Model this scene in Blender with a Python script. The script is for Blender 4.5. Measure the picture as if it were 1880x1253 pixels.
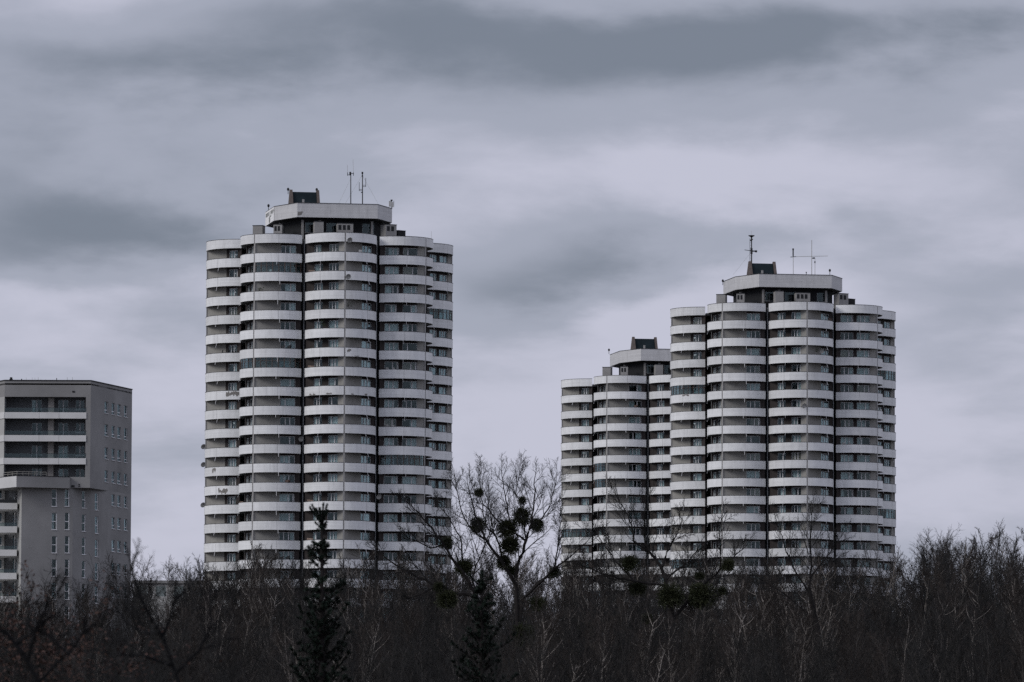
import bpy, math, random
from math import sin, cos, tan, pi, radians as rad, sqrt, atan2
from mathutils import Vector, Matrix

for o in list(bpy.data.objects): bpy.data.objects.remove(o)
SC = bpy.context.scene
COL = SC.collection
random.seed(7)

# ------------------------------------------------------------------ camera
F = 10444.0                      # focal length in photo pixels (200 mm on 36 mm)
PITCH = math.atan(873.5 / F)
ROLL = 0.0036
EYE = Vector((0, 0, 1.7))
fw = Vector((0, cos(PITCH), sin(PITCH))); up0 = Vector((0, -sin(PITCH), cos(PITCH))); rt0 = Vector((1, 0, 0))
RT = rt0 * cos(ROLL) + up0 * sin(ROLL); UP = up0 * cos(ROLL) - rt0 * sin(ROLL)
cd = bpy.data.cameras.new('camera'); cam = bpy.data.objects.new('camera', cd); COL.objects.link(cam)
M = Matrix.Identity(4)
for i in range(3):
    M[i][0] = RT[i]; M[i][1] = UP[i]; M[i][2] = -fw[i]; M[i][3] = EYE[i]
cam.matrix_world = M
cd.lens = 200; cd.sensor_width = 36; cd.clip_start = 1; cd.clip_end = 30000
cd.dof.use_dof = True; cd.dof.focus_distance = 800; cd.dof.aperture_fstop = 4.5
SC.camera = cam

def W(px, py, Y):
    """photo pixel -> world point on the vertical plane at distance Y"""
    d = fw + RT * ((px - 940) / F) + UP * ((626.5 - py) / F)
    return EYE + d * (Y / d.y)

# ------------------------------------------------------------------ light
SUN_AZ, SUN_EL = rad(-62), rad(32)        # from the left, in front of the facades
wd = bpy.data.worlds.new('World'); SC.world = wd; wd.use_nodes = True
nt = wd.node_tree; nt.nodes.clear(); L = nt.links.new
def N(t, **k):
    n = nt.nodes.new(t)
    for a, b in k.items(): setattr(n, a, b)
    return n
def math_(op, a, b=None, c=None):
    n = N('ShaderNodeMath', operation=op)
    for i, v in enumerate((a, b, c)):
        if v is None: continue
        if isinstance(v, (int, float)): n.inputs[i].default_value = v
        else: L(v, n.inputs[i])
    return n.outputs[0]
tc = N('ShaderNodeTexCoord'); sep = N('ShaderNodeSeparateXYZ'); L(tc.outputs['Generated'], sep.inputs[0])
X, Y_, Z = sep.outputs
zc = math_('ADD', math_('ABSOLUTE', Z), 0.28)
cmb = N('ShaderNodeCombineXYZ')
L(math_('DIVIDE', X, zc), cmb.inputs[0]); L(math_('DIVIDE', Y_, zc), cmb.inputs[1])
n1 = N('ShaderNodeTexNoise'); n1.inputs['Scale'].default_value = 3.0; n1.inputs['Detail'].default_value = 3; n1.inputs['Roughness'].default_value = 0.45
n1.inputs['Distortion'].default_value = 0.2
L(cmb.outputs[0], n1.inputs['Vector'])
n2 = N('ShaderNodeTexNoise'); n2.inputs['Scale'].default_value = 8; n2.inputs['Detail'].default_value = 7; n2.inputs['Roughness'].default_value = 0.54
n2.inputs['Distortion'].default_value = 0.12
L(cmb.outputs[0], n2.inputs['Vector'])
az = math_('ARCTAN2', X, Y_); el = math_('ARCSINE', Z)
# the cloud banks in view wander with the noise
nsep = N('ShaderNodeSeparateXYZ'); L(n2.outputs['Color'], nsep.inputs[0])
azw = math_('ADD', az, math_('MULTIPLY', math_('SUBTRACT', nsep.outputs[0], 0.5), 0.055))
elw = math_('ADD', el, math_('MULTIPLY', math_('SUBTRACT', nsep.outputs[1], 0.5), 0.020))
val = math_('ADD', math_('MULTIPLY', math_('SUBTRACT', n1.outputs[0], 0.5), 0.45), math_('MULTIPLY', math_('SUBTRACT', n2.outputs[0], 0.5), 0.85))
def bank(px, py, sx, sy, amp):
    global val
    a = (px - 940) / F; e = (1500 - py) / F
    dx = math_('DIVIDE', math_('SUBTRACT', azw, a), sx / F); dy = math_('DIVIDE', math_('SUBTRACT', elw, e), sy / F)
    q = math_('ADD', math_('MULTIPLY', dx, dx), math_('MULTIPLY', dy, dy))
    g = math_('EXPONENT', math_('MULTIPLY', q, -1.0))
    val = math_('MULTIPLY_ADD', g, amp, val)
for b in ((1420, 95, 520, 105, -.50), (640, 30, 380, 75, -.34), (100, 200, 330, 150, -.34), (130, 440, 360, 85, -.40),
          (960, 545, 190, 60, -.34), (1060, 480, 230, 70, -.36), (1230, 420, 260, 50, -.22), (430, 330, 250, 60, -.12), (600, 215, 260, 50, .07), (1000, 70, 480, 70, -.22), (150, 95, 330, 60, -.20), (700, 330, 260, 50, -.08), (1560, 330, 330, 90, .14),
          (1760, 560, 240, 130, -.12), (900, 800, 1300, 240, .20), (280, 545, 420, 45, .12)):
    bank(*b)
ramp = N('ShaderNodeValToRGB'); L(math_('ADD', math_('MULTIPLY', val, 1.12), 0.645), ramp.inputs[0])
cr = ramp.color_ramp; cr.interpolation = 'EASE'
cr.elements[0].position = 0.02; cr.elements[0].color = (.196, .224, .282, 1)
cr.elements[1].position = 0.86; cr.elements[1].color = (.545, .552, .665, 1)
e_ = cr.elements.new(0.5); e_.color = (.372, .396, .484, 1)
sky = N('ShaderNodeTexSky', sky_type='NISHITA'); sky.sun_disc = False; sky.sun_elevation = SUN_EL; sky.sun_rotation = SUN_AZ + pi
bg1 = N('ShaderNodeBackground'); L(sky.outputs[0], bg1.inputs[0]); bg1.inputs[1].default_value = 0.08
bg2 = N('ShaderNodeBackground'); L(ramp.outputs[0], bg2.inputs[0])
# an overcast sky is brighter overhead than at the horizon
zen = N('ShaderNodeMapRange'); zen.interpolation_type = 'SMOOTHSTEP'
L(Z, zen.inputs[0]); zen.inputs[1].default_value = 0.16; zen.inputs[2].default_value = 0.9; zen.inputs[3].default_value = 1.0; zen.inputs[4].default_value = 1.5
L(zen.outputs[0], bg2.inputs[1])
mx = N('ShaderNodeMixShader'); mx.inputs[0].default_value = 0.95; L(bg1.outputs[0], mx.inputs[1]); L(bg2.outputs[0], mx.inputs[2])
wo = N('ShaderNodeOutputWorld'); L(mx.outputs[0], wo.inputs[0])
sl = bpy.data.lights.new('sun', 'SUN'); sl.energy = 1.45; sl.angle = rad(24); sl.color = (1, .97, .93)
so = bpy.data.objects.new('sun', sl); COL.objects.link(so)
sd = Vector((sin(SUN_AZ) * cos(SUN_EL), -cos(SUN_AZ) * cos(SUN_EL), sin(SUN_EL)))
so.rotation_euler = sd.to_track_quat('Z', 'Y').to_euler()
so.location = (-200, -100, 300)
SC.view_settings.view_transform = 'Standard'; SC.view_settings.look = 'None'
SC.view_settings.exposure = 0.0; SC.view_settings.gamma = 1.0
SC.render.engine = 'CYCLES'
SC.cycles.use_denoising = False
SC.cycles.max_bounces = 6; SC.cycles.transparent_max_bounces = 12

# ------------------------------------------------------------------ helpers
def mat(name, col, rough=.8, var=0.15, scale=1.0, stretch=(1, 1, 1), spec=.3, bump=0.0, objvar=0.0, col2=None, detail=5):
    m = bpy.data.materials.new(name); m.use_nodes = True
    t = m.node_tree; b = t.nodes['Principled BSDF']; l = t.links.new
    b.inputs['Roughness'].default_value = rough; b.inputs['Specular IOR Level'].default_value = spec
    tcn = t.nodes.new('ShaderNodeTexCoord'); mp = t.nodes.new('ShaderNodeMapping'); mp.inputs['Scale'].default_value = stretch
    oi = t.nodes.new('ShaderNodeObjectInfo')
    va = t.nodes.new('ShaderNodeVectorMath'); va.operation = 'ADD'
    vs = t.nodes.new('ShaderNodeVectorMath'); vs.operation = 'SCALE'; vs.inputs['Scale'].default_value = 50
    l(oi.outputs['Location'], vs.inputs[0]); l(tcn.outputs['Object'], va.inputs[0]); l(vs.outputs[0], va.inputs[1])
    l(va.outputs[0], mp.inputs[0])
    nz = t.nodes.new('ShaderNodeTexNoise'); nz.inputs['Scale'].default_value = scale; nz.inputs['Detail'].default_value = detail; nz.inputs['Roughness'].default_value = .6
    l(mp.outputs[0], nz.inputs['Vector'])
    mixn = t.nodes.new('ShaderNodeMix'); mixn.data_type = 'RGBA'
    c2 = col2 or tuple(max(0, c * (1 - 2 * var)) for c in col)
    c1 = tuple(c * (1 + var) for c in col) if not col2 else col
    mixn.inputs[6].default_value = (*c1, 1); mixn.inputs[7].default_value = (*c2, 1)
    mr = t.nodes.new('ShaderNodeMapRange'); mr.inputs[1].default_value = .3; mr.inputs[2].default_value = .75
    l(nz.outputs[0], mr.inputs[0]); l(mr.outputs[0], mixn.inputs[0])
    out = mixn.outputs[2]
    if objvar:
        hs = t.nodes.new('ShaderNodeHueSaturation'); mo = t.nodes.new('ShaderNodeMapRange')
        l(oi.outputs['Random'], mo.inputs[0]); mo.inputs[3].default_value = 1 - objvar; mo.inputs[4].default_value = 1 + objvar
        l(mo.outputs[0], hs.inputs['Value']); l(out, hs.inputs['Color']); out = hs.outputs[0]
    l(out, b.inputs['Base Color'])
    if bump:
        bp = t.nodes.new('ShaderNodeBump'); bp.inputs['Strength'].default_value = bump; bp.inputs['Distance'].default_value = .02
        l(nz.outputs[0], bp.inputs['Height']); l(bp.outputs[0], b.inputs['Normal'])
    return m

def parapet_mat(name, col):
    m = mat(name, col, rough=.85, var=.05, scale=1.3, stretch=(1.0, 1.0, .45), objvar=.09)
    t = m.node_tree; b = t.nodes['Principled BSDF']; l = t.links.new
    tcn = t.nodes.new('ShaderNodeTexCoord'); mp = t.nodes.new('ShaderNodeMapping'); mp.inputs['Scale'].default_value = (.12, .12, 7.5)
    oi = t.nodes.new('ShaderNodeObjectInfo'); va = t.nodes.new('ShaderNodeVectorMath'); va.operation = 'ADD'
    l(tcn.outputs['Object'], va.inputs[0]); l(oi.outputs['Location'], va.inputs[1]); l(va.outputs[0], mp.inputs[0])
    nz = t.nodes.new('ShaderNodeTexNoise'); nz.inputs['Scale'].default_value = 1.0; nz.inputs['Detail'].default_value = 3
    l(mp.outputs[0], nz.inputs['Vector'])                      # board marks along the band
    mp2 = t.nodes.new('ShaderNodeMapping'); mp2.inputs['Scale'].default_value = (2.3, 2.3, .25); l(va.outputs[0], mp2.inputs[0])
    nz2 = t.nodes.new('ShaderNodeTexNoise'); nz2.inputs['Scale'].default_value = 1.2; nz2.inputs['Detail'].default_value = 6; nz2.inputs['Roughness'].default_value = .7
    l(mp2.outputs[0], nz2.inputs['Vector'])                    # run-off streaks
    old = b.inputs['Base Color'].links[0].from_socket
    m1 = t.nodes.new('ShaderNodeMapRange'); m1.inputs[1].default_value = .35; m1.inputs[2].default_value = .7; m1.inputs[3].default_value = 1.03; m1.inputs[4].default_value = .90
    l(nz.outputs[0], m1.inputs[0])
    m2 = t.nodes.new('ShaderNodeMapRange'); m2.inputs[1].default_value = .52; m2.inputs[2].default_value = .80; m2.inputs[3].default_value = 1.0; m2.inputs[4].default_value = .74
    l(nz2.outputs[0], m2.inputs[0])
    mu = t.nodes.new('ShaderNodeMath'); mu.operation = 'MULTIPLY'; l(m1.outputs[0], mu.inputs[0]); l(m2.outputs[0], mu.inputs[1])
    vm = t.nodes.new('ShaderNodeVectorMath'); vm.operation = 'SCALE'; l(old, vm.inputs[0]); l(mu.outputs[0], vm.inputs['Scale'])
    l(vm.outputs[0], b.inputs['Base Color'])
    return m

def glass_mat(name, tint, refl):
    m = bpy.data.materials.new(name); m.use_nodes = True; t = m.node_tree; t.nodes.clear(); l = t.links.new
    o = t.nodes.new('ShaderNodeOutputMaterial'); mixs = t.nodes.new('ShaderNodeMixShader')
    tr = t.nodes.new('ShaderNodeBsdfTransparent'); tr.inputs[0].default_value = (*tint, 1)
    gl = t.nodes.new('ShaderNodeBsdfGlossy'); gl.inputs['Roughness'].default_value = .04; gl.inputs[0].default_value = (.78, .92, .95, 1)
    lw = t.nodes.new('ShaderNodeLayerWeight'); lw.inputs[0].default_value = refl
    tcn = t.nodes.new('ShaderNodeTexCoord'); nz = t.nodes.new('ShaderNodeTexNoise'); nz.inputs['Scale'].default_value = .8
    bp = t.nodes.new('ShaderNodeBump'); bp.inputs['Strength'].default_value = .15; bp.inputs['Distance'].default_value = .05
    l(tcn.outputs['Object'], nz.inputs['Vector']); l(nz.outputs[0], bp.inputs['Height']); 
    mr = t.nodes.new('ShaderNodeMapRange'); mr.inputs[3].default_value = .03; mr.inputs[4].default_value = .34
    l(lw.outputs['Fresnel'], mr.inputs[0]); l(mr.outputs[0], mixs.inputs[0]); l(tr.outputs[0], mixs.inputs[1]); l(gl.outputs[0], mixs.inputs[2])
    l(mixs.outputs[0], o.inputs[0]); return m

MT = dict(
    parapet=parapet_mat('painted_concrete', (.77, .78, .79)),
    fascia=parapet_mat('fascia_concrete', (.56, .56, .57)),
    sidewhite=parapet_mat('sign_board_paint', (.80, .80, .80)),
    plaster=mat('warm_grey_plaster', (.305, .298, .28), var=.10, scale=.6, objvar=.04),
    column=mat('column_concrete', (.30, .295, .29), var=.1, scale=.8),
    brown=mat('dark_brown_cladding', (.030, .023, .022), var=.2, scale=1.2, rough=.6),
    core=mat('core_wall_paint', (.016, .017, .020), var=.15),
    slab=mat('slab_concrete', (.17, .17, .17), var=.12),
    rail=mat('dark_rail_metal', (.02, .022, .026), rough=.5, var=.1),
    frame=mat('white_window_frame', (.70, .70, .72), rough=.5, var=.05, objvar=.08),
    oldframe=mat('brown_window_frame', (.09, .06, .05), rough=.5, var=.1),
    glass=glass_mat('window_glass', (.80, .86, .87), .25),
    glass2=glass_mat('railing_glass', (.72, .78, .78), .25),
    curtain=mat('net_curtain', (.74, .74, .72), var=.25, scale=5, stretch=(3, 3, .1), objvar=.25),
    curtain2=mat('coloured_curtain', (.40, .30, .24), var=.2, scale=5, stretch=(3, 3, .1), objvar=.3),
    pipe=mat('grey_pipe', (.22, .23, .24), rough=.5),
    spout=mat('white_spout', (.72, .72, .74), rough=.5, var=.04),
    slate=mat('dark_roof_sheet', (.014, .022, .027), rough=.85, var=.2, scale=.8, spec=.1),
    tan=mat('brown_brick_side', (.105, .085, .076), var=.2, scale=1.5),
    ventgrey=mat('vent_block_render', (.27, .265, .26), var=.1, scale=.8),
    black=mat('black_metal', (.012, .013, .015), rough=.5),
    steel=mat('pale_antenna_metal', (.30, .29, .26), rough=.45),
    dish=mat('dish_grey', (.38, .38, .37), rough=.6),
    bare=mat('exposed_concrete', (.22, .21, .20), var=.25, scale=6),
    letter=mat('faded_letter_paint', (.26, .27, .26), var=.15),
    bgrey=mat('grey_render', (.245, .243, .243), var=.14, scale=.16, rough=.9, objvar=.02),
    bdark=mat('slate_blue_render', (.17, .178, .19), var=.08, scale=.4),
    bpale=mat('pale_render', (.60, .60, .60), var=.06, scale=.5),
    btan=mat('beige_render', (.30, .285, .27), var=.06, scale=.5),
    bside=mat('pale_side_render', (.40, .40, .39), var=.06, scale=.5),  # on the block's left return, sidelight is put into this tone
    roofedge=mat('dark_roof_flashing', (.02, .02, .022)),
    ground=mat('leaf_litter_soil', (.045, .037, .028), var=.3, scale=.05),
)

def mesh(name, V, Fc, m, mats=None):
    me = bpy.data.meshes.new(name); me.from_pydata([tuple(v) for v in V], [], Fc)
    for q in (m if isinstance(m, (list, tuple)) else [m]): me.materials.append(q)
    if mats: me.polygons.foreach_set('material_index', mats)
    me.update(); return me
def link(name, data, parent=None, loc=(0, 0, 0), rz=0.0):
    o = bpy.data.objects.new(name, data); COL.objects.link(o); o.parent = parent
    o.location = loc; o.rotation_euler = (0, 0, rz); return o
def thing(name, label, cat, loc=(0, 0, 0), rz=0, group=None, data=None):
    o = link(name, data, None, loc, rz); o['label'] = label; o['category'] = cat
    if group: o['group'] = group
    return o
class MB:
    def __init__(s): s.V = []; s.F = []; s.M = []
    def add(s, V, Fc, mi=0):
        n = len(s.V); s.V += [tuple(v) for v in V]; s.F += [tuple(i + n for i in f) for f in Fc]; s.M += [mi] * len(Fc)
    def box(s, x0, x1, y0, y1, z0, z1, mi=0):
        s.add([(x0, y0, z0), (x1, y0, z0), (x1, y1, z0), (x0, y1, z0), (x0, y0, z1), (x1, y0, z1), (x1, y1, z1), (x0, y1, z1)],
              [(0, 3, 2, 1), (4, 5, 6, 7), (0, 1, 5, 4), (1, 2, 6, 5), (2, 3, 7, 6), (3, 0, 4, 7)], mi)
    def prism(s, pts, z0, z1, mi=0):
        n = len(pts)
        s.add([(p[0], p[1], z0) for p in pts] + [(p[0], p[1], z1) for p in pts],
              [tuple(range(n))[::-1], tuple(range(n, 2 * n))] + [(i, (i + 1) % n, n + (i + 1) % n, n + i) for i in range(n)], mi)
    def tube(s, pts, rads, n=3, mi=0):
        vs = []; k = len(pts)
        for i, p in enumerate(pts):
            a = pts[max(0, i - 1)]; b = pts[min(k - 1, i + 1)]
            d = (b - a); d = d.normalized() if d.length > 1e-9 else Vector((0, 0, 1))
            u = d.cross(Vector((0, 0, 1)) if abs(d.z) < .9 else Vector((1, 0, 0))).normalized(); w = d.cross(u)
            for j in range(n):
                q = 2 * pi * j / n; vs.append(p + (u * cos(q) + w * sin(q)) * rads[i])
        s.add(vs, [(i * n + j, i * n + (j + 1) % n, (i + 1) * n + (j + 1) % n, (i + 1) * n + j) for i in range(k - 1) for j in range(n)], mi)
    def ball(s, c, r, n=8, m=6, sz=1.0, mi=0):
        V = []; Fc = []
        for i in range(m + 1):
            a = pi * i / m
            for j in range(n): V.append((c[0] + r * sin(a) * cos(2 * pi * j / n), c[1] + r * sin(a) * sin(2 * pi * j / n), c[2] + r * sz * cos(a)))
        for i in range(m):
            for j in range(n): Fc.append((i * n + j, (i + 1) * n + j, (i + 1) * n + (j + 1) % n, i * n + (j + 1) % n))
        s.add(V, Fc, mi)
    def mesh(s, name, m): return mesh(name, s.V, s.F, m, s.M)

# ------------------------------------------------------------------ ground
def gz(x, y):
    if y < 120: z = 0
    elif y < 720: z = 14 * (y - 120) / 600
    elif y < 852: z = 14
    elif y < 1100: z = 14 - .047 * (y - 852)
    else: z = 2.34
    return z + .5 * sin(x * .021 + 1) * sin(y * .013) * min(1, max(0, (y - 60) / 200))
ys = [-400, -100, 0, 60] + list(range(120, 1141, 30)) + [1300, 1800, 3000, 6000, 14000]
xs = [-9000, -3000, -1000] + list(range(-400, 401, 40)) + [1000, 3000, 9000]
gv = [(x, y, gz(x, y)) for y in ys for x in xs]; nx = len(xs)
gf = [(j * nx + i, j * nx + i + 1, (j + 1) * nx + i + 1, (j + 1) * nx + i) for j in range(len(ys) - 1) for i in range(nx - 1)]
g = link('ground', mesh('ground', gv, gf, MT['ground'])); g['kind'] = 'structure'

# ------------------------------------------------------------------ round towers
U = 852 / F                                    # metres per photo pixel at the left tower
R = 222.6 * U; RL = 66 * U; C0 = R - RL        # column radius, lobe radius, lobe centre
H = 2.83
ET, ED = 63 * U, R - 57 * U                    # outer end of a flat's two walls
WL = sqrt(ET ** 2 + (R - .16 - ED) ** 2)       # wall length
WA = atan2(R - .16 - ED, ET)
BAND = 1.32
def lob(t, d, z): return (t, -d, z)
def arc(r, a0, a1, n, s): return [(s * r * sin(a0 + (a1 - a0) * i / n), C0 + r * cos(a0 + (a1 - a0) * i / n)) for i in range(n + 1)]
A0, A1 = rad(1.15), rad(82)
def band_mesh(name, r0, r1, z0, z1, s, m, n=16):
    o = arc(r1, A0, A1, n, s); i_ = arc(r0, A0, A1, n, s); V = []; Fc = []
    for p, q in zip(o, i_): V += [lob(*p, z0), lob(*p, z1), lob(*q, z1), lob(*q, z0)]
    for k in range(n):
        a = 4 * k; b = a + 4
        for e in range(4):
            f = (a + e, a + (e + 1) % 4, b + (e + 1) % 4, b + e); Fc.append(f if s < 0 else f[::-1])
    Fc += [(0, 1, 2, 3), (4 * n, 4 * n + 3, 4 * n + 2, 4 * n + 1)]
    return V, Fc
def smooth(me):
    me.polygons.foreach_set('use_smooth', [True] * len(me.polygons))
    try: me.set_sharp_from_angle(angle=rad(40))
    except Exception: pass
    return me
def balcony_mesh(s):
    b = MB(); V, Fc = band_mesh('', RL - .13, RL, -BAND, 0, s, None); b.add(V, Fc, 0)
    pl = arc(RL - .10, rad(0), A1, 16, s) + [(0, C0 - 2.2)]
    pts = [(p[0], -p[1]) for p in pl]
    b.prism(pts if s < 0 else pts[::-1], -BAND + .06, -BAND + .28, 1)
    return smooth(b.mesh('balcony', [MT['parapet'], MT['slab']]))
BALC = {s: balcony_mesh(s) for s in (-1, 1)}
COPE = {}
for s in (-1, 1):
    V, Fc = band_mesh('', RL - .16, RL + .03, 0.003, .055, s, None); COPE[s] = smooth(mesh('coping', V, Fc, MT['rail']))
def spout_mesh(s, a, ln):
    b = MB(); p = Vector(lob(s * (RL - .25) * sin(a), C0 + (RL - .25) * cos(a), -BAND + .07))
    out = Vector((s * sin(a), -cos(a), 0))
    b.tube([p, p + out * .30 + Vector((0, 0, -.12)), p + out * (.30 + ln * .3) + Vector((0, 0, -.12 - ln))], [.028] * 3, 5)
    return b.mesh('drain_spout', MT['spout'])
SPOUT = {(s, k): spout_mesh(s, rad((38, 43, 40)[k]), (.35, .5, .62)[k]) for s in (-1, 1) for k in range(3)}

JOINT = {}; ITEMS = {-1: [], 1: []}
for s in (-1, 1):
    a = rad(41); b = MB(); r0, r1 = RL - .01, RL + .006
    pts = [(s * r * sin(a + e), -(C0 + r * cos(a + e))) for r, e in ((r0, -.002), (r1, -.002), (r1, .002), (r0, .002))]
    b.prism(pts, -BAND + .01, -.003); JOINT[s] = b.mesh('panel_joint', MT['bare'])
    ri = random.Random(77 + s)
    for v in range(6):                      # flower boxes, drying racks and screens standing behind the parapet
        b = MB(); a0 = rad(ri.uniform(14, 66)); r_ = RL - .3; wa = ri.uniform(.05, .16); hh_ = ri.uniform(.12, .5)
        for q in range(ri.randint(2, 5)):
            a = a0 + ri.uniform(-.12, .12); x, y = s * r_ * sin(a), -(C0 + r_ * cos(a)); w_ = ri.uniform(.06, .3)
            b.box(x - w_, x + w_, y - .05, y + .05, -.6, ri.uniform(.06, hh_ + .1), 0)
        ITEMS[s].append(b.mesh('balcony_items', MT[('rail', 'curtain', 'oldframe', 'curtain2', 'pipe', 'dish')[v]]))

GLAZ = {}
for s in (-1, 1):
    b = MB(); V, Fc = band_mesh('', RL - .09, RL - .07, .06, 1.49, s, None); b.add(V, Fc, 0)
    for i in range(9):
        a = A0 + .03 + (A1 - A0 - .06) * i / 8; x, y = s * (RL - .08) * sin(a), -(C0 + (RL - .08) * cos(a)); b.box(x - .035, x + .035, y - .05, y + .05, .058, 1.50, 1)
    V, Fc = band_mesh('', RL - .11, RL - .05, 1.0, 1.05, s, None); b.add(V, Fc, 1)
    GLAZ[s] = b.mesh('balcony_glazing', [MT['glass'], MT['oldframe']])
def wall_frame(s):
    """origin at the column and unit vectors along the flat's wall and inward, in lobe space"""
    o = Vector(lob(0, R - .16, 0)); e = Vector(lob(s * ET, ED, 0)); w = (e - o).normalized()
    inn = Vector((-w.y, w.x, 0)); 
    if inn.y < 0: inn = -inn
    return o, w, inn
def wall_strip(s, a, b_, z0, z1, th=.2, off=0.0):
    o, w, i = wall_frame(s)
    p = [o + w * a + i * off, o + w * b_ + i * off, o + w * b_ + i * (off + th), o + w * a + i * (off + th)]
    p = [(v.x, v.y) for v in p]
    return (p if s > 0 else p[::-1]), z0, z1
PU = WL / 85.0                                  # wall positions are given in 85ths
# window variants: (mullion positions 0..1, mullion widths)
VAR = [((.30, .62), .11), ((.34,), .15), ((.58, .90), .12), ((.36, .66), .12), ((.66,), .14)]
WH = 2.30
def window_mesh(w, var):
    b = MB(); mul, mw = VAR[var]; d = .09
    b.box(0, w, 0, d, 0, .09); b.box(0, w, 0, d, WH - .07, WH); b.box(0, .06, 0, d, .09, WH - .07); b.box(w - .06, w, 0, d, .09, WH - .07)
    for m_ in mul: b.box(w * m_ - mw / 2, w * m_ + mw / 2, -.015, d - .015, .09, WH - .07)
    b.box(0, w, -.10, .06, WH + .003, WH + .40, 1)         # dark header panel
    return b.mesh('window', [MT['frame'], MT['brown']])
WIN = {}
def win_data(wid, var):
    k = (round(wid, 2), var)
    if k not in WIN:
        pm = MB(); pm.box(.05, wid - .05, .04, .055, .08, WH - .06)
        WIN[k] = (window_mesh(wid, var), pm.mesh('pane', MT['glass']))
    return WIN[k]
def curtain_mesh(w, m):
    V = []; Fc = []; n = 14
    for i in range(n + 1):
        x = w * i / n; y = .03 * (i % 2)
        V += [(x, y, .1), (x, y, WH - .1)]
    Fc = [(2 * i, 2 * i + 2, 2 * i + 3, 2 * i + 1) for i in range(n)]
    return mesh('curtain', V, Fc, m)
CURT = {(w, c): curtain_mesh(w, MT[c]) for w in (.55, .95, 1.5, 2.0) for c in ('curtain', 'curtain2')}
LAMP = MB(); LAMP.tube([Vector((0, 0, 0)), Vector((0, 0, .55))], [.05, .05], 6); LAMP.ball((0, 0, .72), .19, 8, 6, 1.3)
LAMP = LAMP.mesh('warning_lamp', MT['black'])
FASC = [(-74, 115), (74, 115), (110, 50), (110, -62), (74, -115), (-74, -115), (-110, -62), (-107, 42)]
FASC = [(x * U, -y * U) for x, y in FASC]      # local x right, y back

def vent_block(tower, x, y, w, dp, z0, h, vents, rz=0, light=True, name='vent_block'):
    b = MB(); b.box(-w / 2, w / 2, -dp / 2, dp / 2, 0, h)
    o = link(name, b.mesh(name, MT['ventgrey'] if light else MT['core']), tower, (x, y, z0), rz)
    for i in range(vents):
        v = MB(); ww = w / (vents + .6); xx = -w / 2 + ww * (i + .8 - .08 * vents)
        v.box(xx - ww * .34, xx + ww * .34, -dp / 2 - .012, -dp / 2 + .05, h - .95, h - .22)
        link('vent_opening', v.mesh('vent_opening', MT['black']), o)
    cp = MB(); cp.box(-w / 2 - .05, w / 2 + .05, -dp / 2 - .05, dp / 2 + .05, h + .003, h + .09); link('cap', cp.mesh('cap', MT['rail']), o)
    return o

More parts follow.
